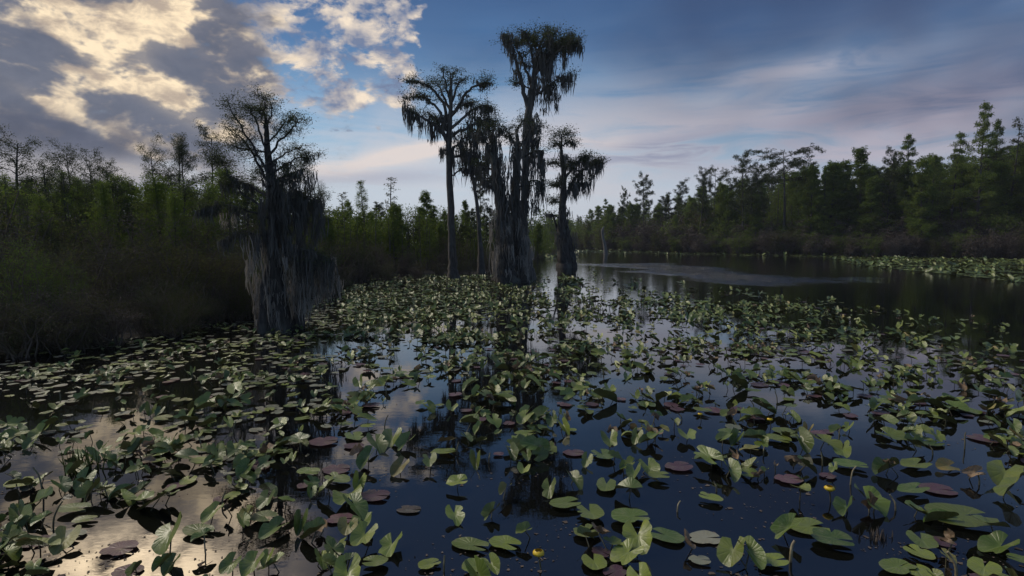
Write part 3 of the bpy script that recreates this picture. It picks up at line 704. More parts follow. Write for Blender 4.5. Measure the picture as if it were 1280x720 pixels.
YC = G(567, 349)[1]
hero('cypress_tree', 'tall bare trunked cypress with spreading moss hung crown, left of the tall group', (567, 350), YC,
     [([(567, 352), (566, 335), (565, 300), (563, 250), (561, 200), (562, 160), (564, 120), (563, 92)], [9, 5.6, 4.6, 4.2, 3.8, 3.2, 1.8, .7], [0]*8)],
     [([(561, 178), (548, 160), (532, 150), (518, 142), (508, 132)], -.5, 3, .75, 30), ([(561, 165), (545, 135), (525, 118), (504, 120)], .6, 2.4, 1, 6),
      ([(562, 150), (548, 120), (530, 108), (515, 108)], -1, 2.2, 1, 4), ([(563, 140), (552, 112), (542, 98)], .8, 2, 1, 0),
      ([(563, 130), (556, 100), (553, 86)], -.3, 1.6, 1, 0), ([(563, 130), (572, 104), (580, 95)], .5, 1.8, 1, 0),
      ([(562, 150), (580, 122), (600, 108), (614, 108)], -.6, 2.4, 1, 10), ([(562, 162), (585, 140), (605, 128), (620, 134)], .8, 2.2, 1, 18),
      ([(561, 172), (585, 160), (608, 152), (622, 158)], -.8, 2.2, .9, 24), ([(562, 118), (566, 96), (570, 86)], 0, 1.4, 1, 0),
      ([(561, 190), (580, 172), (598, 166)], .4, 2, .8, 30), ([(563, 145), (575, 128), (590, 120)], 1.2, 2, 1, 10), ([(562, 155), (545, 145), (530, 132)], 1.2, 2, 1, 12),
      ([(564, 222), (574, 214), (583, 210)], .1, 1.4, .4, 12), ([(562, 200), (580, 192), (592, 190)], .1, 2.2, .4, 45)],
     .95, seed=12, twig_len=.62, leaf_n=9,
     moss_clumps=[(560, 140, 7, 60, 14, 0), (556, 165, 6, 40, 8, 0), (540, 152, 3, 34, 4, 0), (524, 140, 4, 24, 4, 0), (517, 132, 3, 22, 3, 0), (571, 150, 6, 42, 8, 0), (588, 142, 8, 34, 7, 0),
                  (603, 140, 6, 30, 6, 0), (587, 180, 9, 56, 14, 0), (610, 150, 5, 24, 4, 0), (592, 178, 6, 40, 7, 0)])
hero('cypress_tree', 'thin moss clotted trunk between the tall left cypress and the massive pair', (601, 336), G(601, 341)[1],
     [([(601, 341), (600, 300), (596, 255), (590, 215), (588, 185)], [5, 2.6, 2.2, 1.6, .6], [0]*5)],
     [([(592, 225), (604, 205), (610, 190)], .5, 1.4, .7, 24), ([(590, 205), (580, 190), (576, 180)], -.4, 1.4, .6, 30), ([(596, 240), (610, 228), (618, 215)], .2, 1.3, .7, 15)],
     1.0, seed=13, twig_len=.5, moss_clumps=[(590, 184, 6, 50, 9, 0)], leaf_n=8)
YD = G(640, 354)[1]
hero('cypress_tree', 'massive cypress pair merged at the foot and shaggy with moss from crown to water', (640, 354), YD,
     [([(636, 355), (634, 335), (631, 300), (627, 260), (621, 220), (617, 190), (616, 162)], [17, 12, 10, 8, 6, 4, 1.2], [0, 0, 0, 0, 0, 0, 0]),
      ([(650, 355), (648, 330), (645, 290), (644, 250), (646, 215), (648, 185), (645, 158)], [15, 10, 8, 6, 5, 3.5, 1.2], [.5]*7)],
     [([(618, 200), (606, 176), (598, 160)], -.6, 2, .9, 22), ([(617, 185), (622, 165), (628, 152)], .6, 1.8, 1, 10), ([(646, 190), (658, 170), (668, 158)], -.6, 1.8, .9, 14),
      ([(646, 185), (636, 165), (630, 152)], .9, 1.8, 1, 8), ([(647, 200), (664, 190), (678, 186), (680, 200)], .8, 1.6, .6, 40), ([(620, 215), (604, 205), (596, 200)], .7, 1.6, .7, 24),
      ([(616, 175), (608, 158), (612, 148)], .9, 1.6, 1, 6), ([(645, 170), (650, 155), (655, 150)], .2, 1.4, 1, 4), ([(646, 235), (668, 226), (676, 232)], -.6, 1.6, .5, 40),
      ([(624, 242), (612, 232), (604, 222)], -.3, 1.6, .4, 14)],
     .95, seed=14, bark='bark_dark', twig_len=.6, leaf_n=9,
     moss_clumps=[(618, 165, 6, 70, 14, 0), (624, 190, 8, 80, 18, 0), (644, 165, 9, 80, 18, 0), (632, 220, 12, 90, 24, 0), (650, 210, 10, 80, 18, 0), (668, 228, 6, 44, 7, 0),
                  (630, 255, 14, 80, 24, 1), (648, 260, 13, 80, 22, 1), (624, 290, 11, 60, 14, 1), (636, 280, 16, 70, 22, 0), (655, 288, 13, 62, 17, 1), (640, 305, 18, 48, 24, 1), (612, 160, 8, 30, 6, 0),
                  (676, 195, 4, 50, 4, 0)])
YE = G(662, 352)[1]+.8
hero('cypress_tree', 'tallest cypress, its slanting trunk topped by a flat crown trailing long dark moss', (664, 350), YE,
     [([(664, 350), (658, 320), (655, 270), (656, 220), (658, 175), (661, 140), (666, 105), (670, 75), (676, 52)], [9, 5, 4.4, 4.2, 4.4, 4.6, 3.4, 2.4, 1], [0]*9)],
     [([(660, 135), (652, 104), (643, 70), (637, 56), (629, 46)], -.5, 3, .2, 18), ([(665, 110), (655, 80), (648, 60), (645, 44)], .5, 2, 1, 10),
      ([(669, 85), (662, 60), (655, 44)], -.6, 1.8, 1, 8), ([(672, 70), (668, 50), (664, 44)], .5, 1.6, 1, 4), ([(673, 65), (680, 46), (684, 43)], -.5, 1.8, 1, 8),
      ([(670, 85), (690, 60), (706, 46), (716, 42)], .6, 2.2, 1, 28), ([(668, 95), (690, 72), (712, 58), (722, 62)], -.6, 2.2, .95, 18), ([(671, 78), (692, 52), (700, 45)], 1, 1.8, 1, 12),
      ([(664, 122), (684, 108), (700, 96), (711, 92)], .3, 2.2, .6, 36), ([(674, 58), (664, 44), (652, 45)], 1, 1.6, 1, 4), ([(672, 72), (680, 58), (694, 50)], -1, 1.8, 1, 14),
      ([(666, 112), (652, 106), (644, 102)], .2, 1.2, .8, 6), ([(657, 185), (668, 176), (676, 150)], .4, 1.2, .6, 20), ([(670, 82), (680, 68), (690, 66)], .2, 1.8, .7, 55)],
     .95, seed=15, bark='bark', twig_len=.58, leaf_n=12, density=1.15,
     moss_clumps=[(664, 110, 6, 70, 13, 0), (660, 145, 6, 70, 13, 0), (657, 200, 5, 70, 10, 0), (645, 68, 4, 32, 5, 0), (672, 62, 9, 54, 16, 0), (686, 60, 7, 70, 12, 0), (668, 90, 7, 50, 10, 0),
                  (693, 100, 7, 42, 9, 0), (706, 92, 4, 26, 5, 0), (707, 56, 3, 34, 3, 0), (678, 120, 3, 22, 3, 0), (655, 250, 5, 70, 9, 1), (656, 305, 7, 42, 9, 1), (665, 135, 4, 60, 5, 0), (716, 56, 2, 14, 2, 0)])
YF = G(708, 335)[1]
hero('cypress_tree', 'short stout cypress with buttressed foot and moss draped arm, right of the tall group', (708, 335), YF,
     [([(706, 336), (705, 315), (702, 285), (703, 255), (705, 225), (702, 195), (702, 168)], [10.5, 7.6, 5.2, 4.2, 3.4, 2, .6], [0]*7),
      ([(716, 335), (714, 315), (709, 290), (705, 270)], [7, 5, 4, 3], [.4, .4, .3, .2]),
      ([(701, 305), (696, 284), (691, 268)], [2.2, 1.6, .5], [.3, .1, 0])],
     [([(705, 250), (716, 228), (732, 210), (745, 200), (753, 203)], .4, 2.8, .8, 22), ([(704, 228), (716, 210), (726, 200), (736, 196)], -.6, 2, .9, 18),
      ([(703, 210), (694, 202), (686, 204)], .4, 1.4, 1, 4), ([(703, 190), (696, 180), (690, 184)], -.4, 1.2, 1, 2), ([(702, 182), (712, 176), (718, 180)], .3, 1.2, 1, 8),
      ([(702, 175), (698, 168), (694, 169)], .2, .9, 1, 0), ([(702, 172), (708, 168), (712, 169)], -.2, .9, 1, 0), ([(704, 238), (694, 230), (688, 232)], .2, 1.3, 1, 3),
      ([(703, 255), (694, 250), (690, 252)], .2, 1.2, 1, 3), ([(705, 240), (722, 232), (734, 226)], -.3, 1.8, .6, 26), ([(704, 215), (714, 204), (718, 198)], .5, 1.4, .9, 8),
      ([(702, 275), (690, 268), (684, 270)], .1, 1.2, .6, 6)],
     1.4, seed=16, bark='bark_dark', twig_len=.62, leaf_n=11, density=1.5,
     moss_clumps=[(702, 190, 4, 50, 8, 0), (704, 225, 6, 60, 12, 0), (720, 222, 7, 34, 9, 0), (731, 214, 5, 26, 6, 0), (738, 205, 5, 22, 5, 0), (703, 265, 7, 50, 12, 0), (708, 290, 9, 44, 16, 0), (714, 300, 6, 34, 8, 0)])
# dead snag in the channel mouth
Ys = G(757, 318.5)[1]; pm = Ys/F; sn = MB(); rr = np.random.default_rng(4)
org = AT(757, 318.5, Ys); org[2] = 0
pp = smoothline([AT(757.5, 320, Ys)-org, AT(756, 306, Ys)-org, AT(753.5, 296, Ys)-org, AT(753, 288, Ys)-org, AT(755, 283, Ys)-org], 4); pp[0, 2] = -.3
tube(sn, pp, np.interp(np.linspace(0, 1, len(pp)), [0, .4, .8, 1], [2.6, 1.7, 1.5, .5])*pm, 9, cap=True, flute=.4)
root = bpy.data.objects.new('dead_snag', None); link(root); root.location = org; tag(root, 'leaning broken dead trunk standing alone at the mouth of the channel', 'dead tree')
sn.build('trunk', 'bark_dead', root)
b2 = MB(); tube(b2, wander(pp[9], pp[9]+[1.6*pm*3, .2, 3*pm], 5, .4, rr), np.linspace(.7, .2, 5)*pm, 5); tube(b2, wander(pp[6], pp[6]+[-4*pm, .1, 2*pm], 5, .4, rr), np.linspace(.6, .2, 5)*pm, 5)
b2.build('limb', 'bark_dead', root)

# ================================================================ lily pads
def leaf_proto(kind, seed):
    """unit blade: petiole at the origin, tip towards +y, notch towards -y; returns verts, luv(x,y), tris, quads"""
    r = np.random.default_rng(seed)
    nA, rings = 26, [0.0, .3, .6, .85, 1.0]
    half = {'purple': .10, 'flat': r.uniform(.12, .32), 'pad': .12}.get(kind, r.uniform(.22, .45))
    al = np.linspace(half, 2*math.pi-half, nA)
    if kind in ('purple', 'pad'): Rr = .56 + .06*np.cos(al*2)
    else: Rr = .50 + .20*(np.cos(al)**2) + .07*(-np.cos(al)).clip(0)
    lobe = np.exp(-((np.minimum(al, 2*math.pi-al)-half)/.35)**2); Rr = Rr*(1 - .14*lobe)
    Rr = Rr*(1 + .025*np.sin(al*r.integers(5, 9)+r.uniform(0, 6)) + r.normal(size=nA)*.012)
    if kind == 'dead' or r.uniform() < .45:                 # nibbled margin
        for _ in range(2): c = r.uniform(1, 5.3); Rr *= 1 - r.uniform(.15, .45)*np.exp(-((al-c)/.16)**2)
    X = np.concatenate([Rr*q*np.sin(al) for q in rings[1:]]); Yy = np.concatenate([-Rr*q*np.cos(al) for q in rings[1:]])
    X = np.r_[0, X]; Yy = np.r_[0, Yy]; rad = np.hypot(X, Yy); ang = np.arctan2(X, Yy)
    if kind in ('purple', 'pad', 'flat'):
        z = .018*np.sin(ang*r.integers(2, 5)+r.uniform(0, 6))*(rad/.6)**2 + .012*rad; fold = r.uniform(0, .12) if kind == 'flat' else .0
        z += np.abs(X)*fold
        if kind == 'pad' and r.uniform() < .4: z += .12*np.clip(X-.3, 0, 1)**1.5*3
        x, y = X, Yy
    elif kind in ('raised', 'tilted'):
        fold = r.uniform(.25, .95) if kind == 'raised' else r.uniform(.1, .5)
        s = np.sqrt(X*X+.002); x = X*math.cos(fold*.9); z = (s-.045)*math.sin(fold)
        y = Yy.copy(); z += -.16*np.clip(Yy, 0, 1)**1.5*1.6*r.uniform(.3, 1.4) + .07*np.clip(X*r.choice([-1, 1])-.25, 0, 1)*r.uniform(0, 5) + .05*np.sin(ang*r.integers(3, 6)+r.uniform(0, 6))*(rad/.6)**2
        z += r.uniform(-.1, .22)*np.clip(-Yy, 0, 1)*1.5
    else:                                                   # withered: rolled up
        c = r.uniform(2.2, 4.2); x = np.sin(X*c)/c; z = (1-np.cos(X*c))/c*1.1 + .09*np.sin(ang*4+rad*9+r.uniform(0, 6))*rad*1.6; y = Yy*.8 + .05*np.sin(X*11)
        z += .25*np.sin(Yy*2.5+r.uniform(0, 3))**2
    v = np.stack([x, y, z], 1); 
    tris = [(0, 1+i, 2+i) for i in range(nA-1)]; quads = []
    for k in range(len(rings)-2):
        b = 1+k*nA; quads += [(b+i, b+nA+i, b+nA+i+1, b+i+1) for i in range(nA-1)]
    return v, np.stack([X, Yy], 1), np.array(tris), np.array(quads)
PROTO = {k: [leaf_proto(k, 40+i*3+len(k)) for i in range(n)] for k, n in (('flat', 12), ('pad', 8), ('purple', 5), ('raised', 20), ('tilted', 12), ('dead', 10))}
PICK = {'F': 'flat', 'A': 'pad', 'P': 'purple', 'V': 'raised', 'T': 'tilted', 'D': 'dead', 'Y': 'raised', 'U': 'pad'}
MATOF = {'F': 'lily', 'A': 'lily_pale', 'P': 'lily_purple', 'V': 'lily', 'T': 'lily', 'D': 'lily_dead', 'Y': 'lily_yellow', 'U': 'lily_under'}

def pose(kind, r, size, yaw=None):
    """rotation matrix and blade height for one leaf"""
    yaw = (r.uniform(0, 2*math.pi) if kind not in 'VY' or r.uniform() < .4 else math.pi + .25 + r.normal()*.9) if yaw is None else yaw
    if kind in 'FAPU': pitch, roll, h = r.normal()*.02, r.normal()*.02, r.uniform(.008, .016) if kind != 'F' else r.uniform(.012, .05)
    elif kind in 'VY': pitch, roll, h = -r.uniform(-.1, .48), r.normal()*.2, r.uniform(.025, .085)
    elif kind == 'T': pitch, roll, h = r.uniform(-.5, .5), r.normal()*.4, r.uniform(.04, .12)
    else: pitch, roll, h = r.normal()*.4, r.normal()*.6, r.uniform(.03, .10)
    m = Matrix.Rotation(yaw, 3, 'Z') @ Matrix.Rotation(pitch, 3, 'X') @ Matrix.Rotation(roll, 3, 'Y')
    return np.array(m), h

# cover seen in the photograph (share of the surface hidden by leaves), on a grid of pixels
gx = [0, 80, 160, 240, 320, 400, 480, 560, 640, 700, 760, 860, 960, 1060, 1160, 1280]
gy = [345, 358, 370, 385, 405, 425, 450, 480, 520, 560, 600, 645, 700, 740]
GC = [[0, 0, 0, 0, 0, 0, .85, .9, .6, .0, .0, 0, 0, 0, 0, 0],
      [0, 0, 0, 0, 0, .7, .92, .92, .8, .25, .10, 0, 0, 0, 0, 0],
      [0, 0, 0, 0, 0, .88, .92, .92, .72, .40, .42, .22, 0, 0, 0, 0],
      [0, 0, 0, 0, .5, .88, .92, .9, .6, .50, .62, .60, .52, .1, 0, 0],
      [0, 0, .2, .45, .6, .85, .88, .85, .6, .62, .62, .55, .55, .5, .12, 0],
      [0, .2, .5, .6, .7, .8, .75, .8, .72, .65, .55, .48, .55, .6, .42, .15],
      [.45, .55, .6, .65, .75, .70, .50, .62, .75, .65, .48, .48, .5, .6, .55, .4],
      [.55, .6, .6, .62, .75, .75, .48, .6, .72, .52, .52, .46, .6, .62, .6, .55],
      [.62, .65, .62, .6, .72, .72, .42, .45, .65, .35, .30, .4, .58, .6, .55, .6],
      [.55, .55, .6, .62, .72, .60, .45, .55, .52, .42, .34, .34, .52, .58, .45, .55],
      [.45, .48, .55, .5, .62, .55, .42, .38, .34, .42, .5, .4, .3, .5, .40, .55],
      [.5, .4, .45, .45, .5, .6, .5, .3, .25, .25, .5, .5, .3, .4, .4, .6],
      [.5, .4, .35, .4, .5, .5, .4, .35, .28, .3, .55, .5, .25, .2, .55, .65],
      [.5, .4, .35, .4, .5, .5, .4, .35, .28, .3, .55, .5, .25, .2, .55, .65]]
GC = np.array(GC)
def cover(px, py):
    i = np.clip(np.interp(px, gx, range(len(gx))), 0, len(gx)-1.001); j = np.clip(np.interp(py, gy, range(len(gy))), 0, len(gy)-1.001)
    a, b = int(i), int(j); u, v = i-a, j-b
    return (GC[b, a]*(1-u)+GC[b, a+1]*u)*(1-v) + (GC[b+1, a]*(1-u)+GC[b+1, a+1]*u)*v
def to_px(x, y, z=0.0):
    c, s = math.cos(PITCH), math.sin(PITCH); zz = z-H
    d = y*c - zz*s; up = y*s + zz*c
    return 640 + F*x/d, 360 - F*up/d, d

# leaves one can pick out in the photograph: pixel, blade length in pixels, kind, yaw in degrees (0 = tip away), label
HAND = [
 (680,558,36,'P',80,'oval purple pad lying alone near the centre foot of the picture'), (718,567,34,'P',100,'purple pad with a withered stub beside the oval purple one'),
 (762,556,44,'V',170,'bright green folded leaf arched over a withered one near the lower centre'), (753,571,38,'F',200,None), (655,590,34,'V',180,None), (687,617,38,'V',170,'leaf with a yellowing lower margin beside the tree reflection'),
 (717,606,38,'V',200,None), (758,608,38,'F',160,'leaf holding a curled brown leaf on its back'), (810,590,40,'V',185,'tall two eared leaf behind the brown edged folded one'), (793,600,38,'V',160,None),
 (825,600,30,'F',90,'small pale leaf floating apart near the lower centre'), (788,622,42,'T',80,'grey brown leaf tipped up to show its black underside'), (709,633,42,'F',100,'ribbed green leaf floating at the end of the tree reflection'),
 (632,622,30,'Y',180,'small brown tent shaped leaf standing alone on dark water'), (615,646,40,'V',140,'pale green folded leaf just below the brown tent shaped one'), (633,683,42,'F',70,'mottled yellow half leaf floating near the bottom centre'),
 (656,677,30,'V',110,'small green leaf joined to the mottled yellow half leaf'), (737,645,46,'F',180,'leaf with an orange spot on its midrib'), (790,652,50,'F',85,'broad split leaf floating flat in front of the tall two eared one'),
 (735,668,40,'F',120,None), (797,684,60,'V',175,'large upright leaf with two pointed ears near the bottom'), (831,672,40,'F',250,None), (882,674,52,'A',80,'dull grey green leaf floating under a stem near the bottom'),
 (742,705,40,'F',200,'rounded yellow green leaf at the bottom edge, right of centre'), (916,703,60,'V',150,None), (936,706,56,'V',200,None),
 (470,561,40,'V',200,None), (491,552,44,'V',170,'pointed star of upright leaves, its middle blade'), (508,558,42,'V',150,None), (387,593,34,'F',95,None), (421,588,42,'P',85,None), (405,553,44,'P',100,None),
 (443,559,30,'P',80,None), (421,602,38,'F',250,None), (501,590,30,'Y',170,'brownish crumpled leaf beside the pale cloud reflection'), (449,614,36,'V',185,'two eared leaf over the pale cloud reflection'), (469,621,46,'P',75,'long purple pad edging the pale cloud reflection'),
 (410,621,38,'V',130,None), (426,650,40,'P',95,None), (556,570,32,'F',95,'lemon green leaf with a torn tip'), (595,582,38,'V',182,'neat heart shaped leaf, notch up, standing clear on dark water'), (573,611,38,'T',100,'leaf floating with one lobe raised over its black shadow'),
 (568,650,36,'V',185,'folded leaf with a yellow heart, left of the brown tent shaped one'), (590,684,48,'F',80,'round cleft leaf floating flat near the bottom centre left'), (597,715,40,'F',85,'round cleft leaf cut by the bottom edge'), (538,708,30,'F',110,None),
 (490,686,50,'V',170,None), (456,682,54,'V',160,None), (420,692,46,'V',190,None), (405,668,34,'D',30,'curled brown leaf stub sticking up left of the bottom centre'), (345,667,46,'V',160,None), (377,662,44,'V',200,None), (331,652,36,'F',70,None), (318,715,44,'V',150,None),
 (986,601,40,'P',90,'round wine red pad with a crumpled leaf standing behind it'), (992,583,24,'D',60,'crumpled brown leaf behind the round wine red pad'), (1000,627,34,'T',180,'dark tent shaped leaf left of the yellow flower'),
 (1000,560,46,'V',170,None), (1030,562,54,'V',190,None), (1053,568,46,'V',150,None), (1065,585,46,'F',60,None), (1110,592,54,'V',100,None), (1146,584,46,'F',120,None), (1111,594,20,'D',0,'tan shrivelled leaf tip among green leaves right of the yellow flower'),
 (1173,613,48,'P',80,'dark red pad lying flat right of the yellow flower'), (1143,617,40,'F',110,None), (1083,637,64,'V',200,None), (1058,641,46,'V',140,None), (1093,641,30,'D',70,'rolled brown leaf lying on the large leaf below the yellow flower'),
 (1146,646,44,'V',250,'pale rolled leaf with its stalk curving back'), (1205,652,84,'F',95,'very large leaf lying flat near the lower right, its edge lifted'), (1180,656,54,'V',100,None), (1151,681,46,'F',170,None), (1147,697,40,'F',190,None),
 (1190,690,34,'D',10,'tan withered leaf head on a pale stalk near the lower right'), (1179,680,34,'P',40,None), (1250,690,64,'V',110,None), (1238,672,60,'T',100,None), (1123,713,44,'F',100,'leaf pair floating in open water at the bottom right, left leaf'),
 (1146,716,40,'F',170,'leaf pair floating in open water at the bottom right, right leaf'), (1012,660,50,'F',95,'broad leaf with a dark hole beside its midrib'), (1042,680,56,'F',75,'long oval leaf reaching right from the broad one with a hole'), (986,672,50,'V',110,None), (968,707,36,'F',80,'pale lobed leaf beside the cut stalk at the bottom'),
 (1217,602,26,'D',80,'white edged shrivelled leaf floating alone at the lower right'), (1186,587,26,'Y',90,'small crumpled leaf floating alone above the white edged one'), (1256,602,66,'V',120,None), (1266,622,60,'T',110,None),
 (857,690,32,'D',20,'yellow and brown tattered leaf sinking near the bottom'), (875,703,34,'A',80,None), (55,606,34,'V',175,None), (52,640,54,'T',70,'wide dark leaf on a kneed stalk near the left edge'), (107,606,36,'V',200,None), (110,592,26,'V',170,None), (50,697,56,'T',110,'broad dark leaf at the bottom left corner'),
 (85,672,44,'A',80,None), (200,637,56,'T',80,'large bluish leaf held over the bright cloud reflection'), (178,632,40,'V',80,None), (213,631,34,'T',60,None), (190,560,30,'V',180,None), (235,583,32,'T',90,'leaf held on a long stalk over the bright cloud reflection'), (225,575,30,'T',60,None),
 (150,688,50,'P',70,None), (215,687,60,'T',200,'black leaf seen from beneath beside the bright cloud reflection'), (256,688,34,'T',160,'small black folded leaf hanging over water at the lower left'), (205,716,34,'V',175,'pair of upright leaves at the bottom edge, left blade'), (216,713,34,'V',185,'pair of upright leaves at the bottom edge, right blade'),
 (160,716,44,'P',80,None), (290,716,40,'V',150,None), (250,668,44,'F',70,None), (268,652,40,'V',160,None), (108,652,30,'F',90,None), (95,640,34,'F',100,None), (282,648,22,'D',40,None),
 (512,638,34,'U',80,'brown drowned pad showing faintly under clear water')]
leaves = []   # x, y, L, kind, yaw, label
for px, py, s, kd, yaw, lab in HAND:
    x, y = G(px, py); d = to_px(x, y)[2]; leaves.append((x, y, s*d/F/1.15*(.70 if kd in 'VT' else .82), kd, R(yaw), lab))
# the rest: plants (rhizomes) carry bunches of leaves
cell = {}
def key(x, y): return (int(math.floor(x/.5)), int(math.floor(y/.5)))
def near(x, y, rad, k):
    kx, ky = key(x, y)
    for i in (-1, 0, 1):
        for j in (-1, 0, 1):
            for (a, b, q) in cell.get((kx+i, ky+j), ()):
                if (a-x)**2+(b-y)**2 < ((rad+q)*k)**2: return True
    return False
hand_px = np.array([(h[0], h[1], h[2]) for h in HAND], float)
for l in leaves: cell.setdefault(key(l[0], l[1]), []).append((l[0], l[1], l[2]*.55))
lr = np.random.default_rng(21)
def kind_at(px, py, r):
    u = r.uniform()
    if px < 430 and py < 570:                               # sheltered corner: mostly flat floating pads
        k = np.clip((py-440)/130, 0, 1)*.3 + .08; return 'V' if u < k*.7 else ('T' if u < k else ('A' if u < k + (1-k)*.62 else ('F' if u < .94 else ('P' if u < .98 else 'D'))))
    if py < 400 and px < 660: return 'F' if u < .40 else ('A' if u < .58 else ('V' if u < .88 else ('T' if u < .98 else 'Y')))
    if py < 430: return 'V' if u < .5 else ('F' if u < .7 else ('T' if u < .86 else ('Y' if u < .92 else ('D' if u < .95 else 'P'))))
    return 'V' if u < .34 else ('F' if u < .58 else ('T' if u < .66 else ('P' if u < .81 else ('Y' if u < .875 else ('D' if u < .95 else 'A')))))
def add_leaf(x, y, L, kd, k=.62):
    if near(x, y, L*.5, k): return False
    leaves.append((x, y, L, kd, None, None)); cell.setdefault(key(x, y), []).append((x, y, L*.5)); return True
occ = np.zeros((360, 640), bool)
def foot_px(x, y, L, kd):
    px, py, d = to_px(x, y, .01 if kd in 'FAPU' else .09)
    rx = .52*L*F/d; ry = max(.6, rx*H/math.hypot(x, y)*.95)
    if kd in 'VYT': rx *= .8; ry = ry*.8 + .22*L*F/d
    if kd == 'D': rx *= .7
    return px, py, rx, ry
def stamp(x, y, L, kd):
    px, py, rx, ry = foot_px(x, y, L, kd); cx, cy, rx, ry = px/2, py/2, rx/2, ry/2
    x0, x1, y0, y1 = int(max(0, cx-rx)), int(min(640, cx+rx+1)), int(max(0, cy-ry)), int(min(360, cy+ry+1))
    if x0 >= x1 or y0 >= y1: return
    yy, xx = np.mgrid[y0:y1, x0:x1]; occ[y0:y1, x0:x1] |= (((xx+.5-cx)/rx)**2 + ((yy+.5-cy)/ry)**2) < 1
def filled(px, py, w, h):
    x0, x1, y0, y1 = int(max(0, (px-w)/2)), int(min(640, (px+w)/2+1)), int(max(0, (py-h)/2)), int(min(360, (py+h)/2+1))
    return occ[y0:y1, x0:x1].mean() if x0 < x1 and y0 < y1 else 0
for l in leaves: stamp(l[0], l[1], l[2], l[3])
for it in range(90000):
    px, py = lr.uniform(-60, 1340), 345 + 415*lr.uniform()**1.5
    x, y = G(px, py); c = cover(px, py)
    if c < .02: continue
    sc = (py-300)/250
    if py > 530:
        dmin = np.min(np.hypot(hand_px[:, 0]-px, (hand_px[:, 1]-py)*1.6)/hand_px[:, 2])
        if dmin < .55: continue
        if 540 < px < 1240 and py > 575: c *= .8
    cl = mnoise.noise(Vector((x*1.3, y*1.3, 3)))*.55 + mnoise.noise(Vector((x*.45, y*.45, 9)))*.4
    c *= .42 if py > 400 and not (px < 430 and py < 560) else ((.38 if py < 480 else .30) if px < 430 else (.62 if c < .8 or py > 380 else .8))
    tgt = c if c > .7 else min(.95, c*(1 + 1.9*cl))
    if filled(min(max(px, 10), 1270), min(py, 712), 16+60*sc, 5+26*sc) > tgt: continue
    kd = kind_at(px, py, lr); L = lr.uniform(.105, .205)*(.85 if py < 480 else 1)*(.82 if px < 430 else 1)*(1 if kd not in 'DY' else .75)
    k = .40 if c > .8 else (.60 if kd in 'FAPU' else .45)
    n_try = 1 if kd in 'FAPU' else lr.integers(1, 5)
    for q in range(n_try):
        if q: xx, yy = x + lr.normal()*.18, y + lr.normal()*.18; kd = 'V' if lr.uniform() < .7 else kind_at(px, py, lr)
        else: xx, yy = x, y
        Lq = L*lr.uniform(.75, 1.15)
        if add_leaf(xx, yy, Lq, kd, k): stamp(xx, yy, Lq, kd)
# far rafts: along the right shore, in the channel mouth and loose patches on open water
def raft(poly, n, L0=.22, mixf=.5):
    poly = np.array([G(*p) for p in poly]); lo, hi = poly.min(0), poly.max(0); c = 0; t = 0
    while c < n and t < n*30:
        t += 1; x, y = lr.uniform(lo[0], hi[0]), lr.uniform(lo[1], hi[1]); ins = False
        for i in range(len(poly)):
            a, b = poly[i], poly[i-1]
            if (a[1] > y) != (b[1] > y) and x < (b[0]-a[0])*(y-a[1])/(b[1]-a[1])+a[0]: ins = not ins
        if not ins or mnoise.noise(Vector((x*.35, y*.35, 1))) < -.18: continue
        kd = 'F' if lr.uniform() < mixf else ('V' if lr.uniform() < .97 else 'Y'); c += add_leaf(x, y, L0*lr.uniform(.7, 1.25), kd, .45)
raft([(1035, 322), (1120, 322), (1290, 325), (1400, 330), (1420, 366), (1290, 355), (1180, 343), (1110, 336), (1060, 330)], 3000, .34, .82)
raft([(715, 312.3), (760, 313), (830, 315.2), (930, 317.8), (1060, 320), (1060, 322.3), (930, 320.3), (830, 318), (760, 317), (715, 315.5)], 600, .40, .9)
raft([(640, 318), (700, 313.5), (720, 312.5), (725, 318), (690, 326)], 500, .4, .7)
raft([(835, 368), (850, 374), (905, 383), (860, 384), (800, 378)], 50); raft([(700, 345), (728, 352), (722, 366), (696, 362)], 90); raft([(905, 360), (960, 366), (940, 374)], 14)
raft([(760, 352), (800, 356), (790, 362)], 12); raft([(735, 333), (745, 333), (745, 345), (736, 345)], 12); raft([(845, 352), (860, 354), (850, 358)], 6); raft([(780, 335), (800, 338), (790, 341)], 5)

def seen(l):
    px, py, d = to_px(l[0], l[1], .05)
    if px < -25 or px > 1305 or py > 745: return -1
    return l[2]**2/d**2*( .45 + H/d)
order = sorted(range(len(leaves)), key=lambda i: (leaves[i][5] is None, -seen(leaves[i])))
order = [i for i in order if not (leaves[i][5] is None and seen(leaves[i]) <= 0)] + [i for i in order if leaves[i][5] is None and seen(leaves[i]) <= 0]
NT = 292
ZONES = [(lambda x, y: x < 320 and y > 600, 'around the warm cloud reflection'), (lambda x, y: x < 320, 'in the shaded left of the bed'),
         (lambda x, y: x < 560 and y > 600, 'at the bottom, left of dark open water'), (lambda x, y: x < 560, 'left of the long tree reflection'),
         (lambda x, y: x < 760 and y > 560, 'around the foot of the tree reflection'), (lambda x, y: x < 760, 'beside the long tree reflection'),
         (lambda x, y: x < 960 and y > 600, 'at the bottom, right of tree reflection'), (lambda x, y: x < 960, 'right of the long tree reflection'),
         (lambda x, y: y > 600, 'in the lower right, around the yellow flower'), (lambda x, y: True, 'in the right half of the bed')]
DESC = {'F': 'green heart shaped leaf floating flat', 'A': 'pale grey green pad floating flat', 'P': 'purple pad floating flat', 'V': 'folded green leaf standing on its stalk',
        'T': 'tilted leaf held clear on its stalk', 'D': 'withered curled brown leaf', 'Y': 'small yellowing folded leaf', 'U': 'drowned brown pad'}
GRP = {'F': 'flat green lily leaves', 'A': 'pale floating lily pads', 'P': 'purple lily pads', 'V': 'folded standing lily leaves', 'T': 'tilted lily leaves', 'D': 'withered lily leaves', 'Y': 'yellowing lily leaves', 'U': 'drowned pads'}
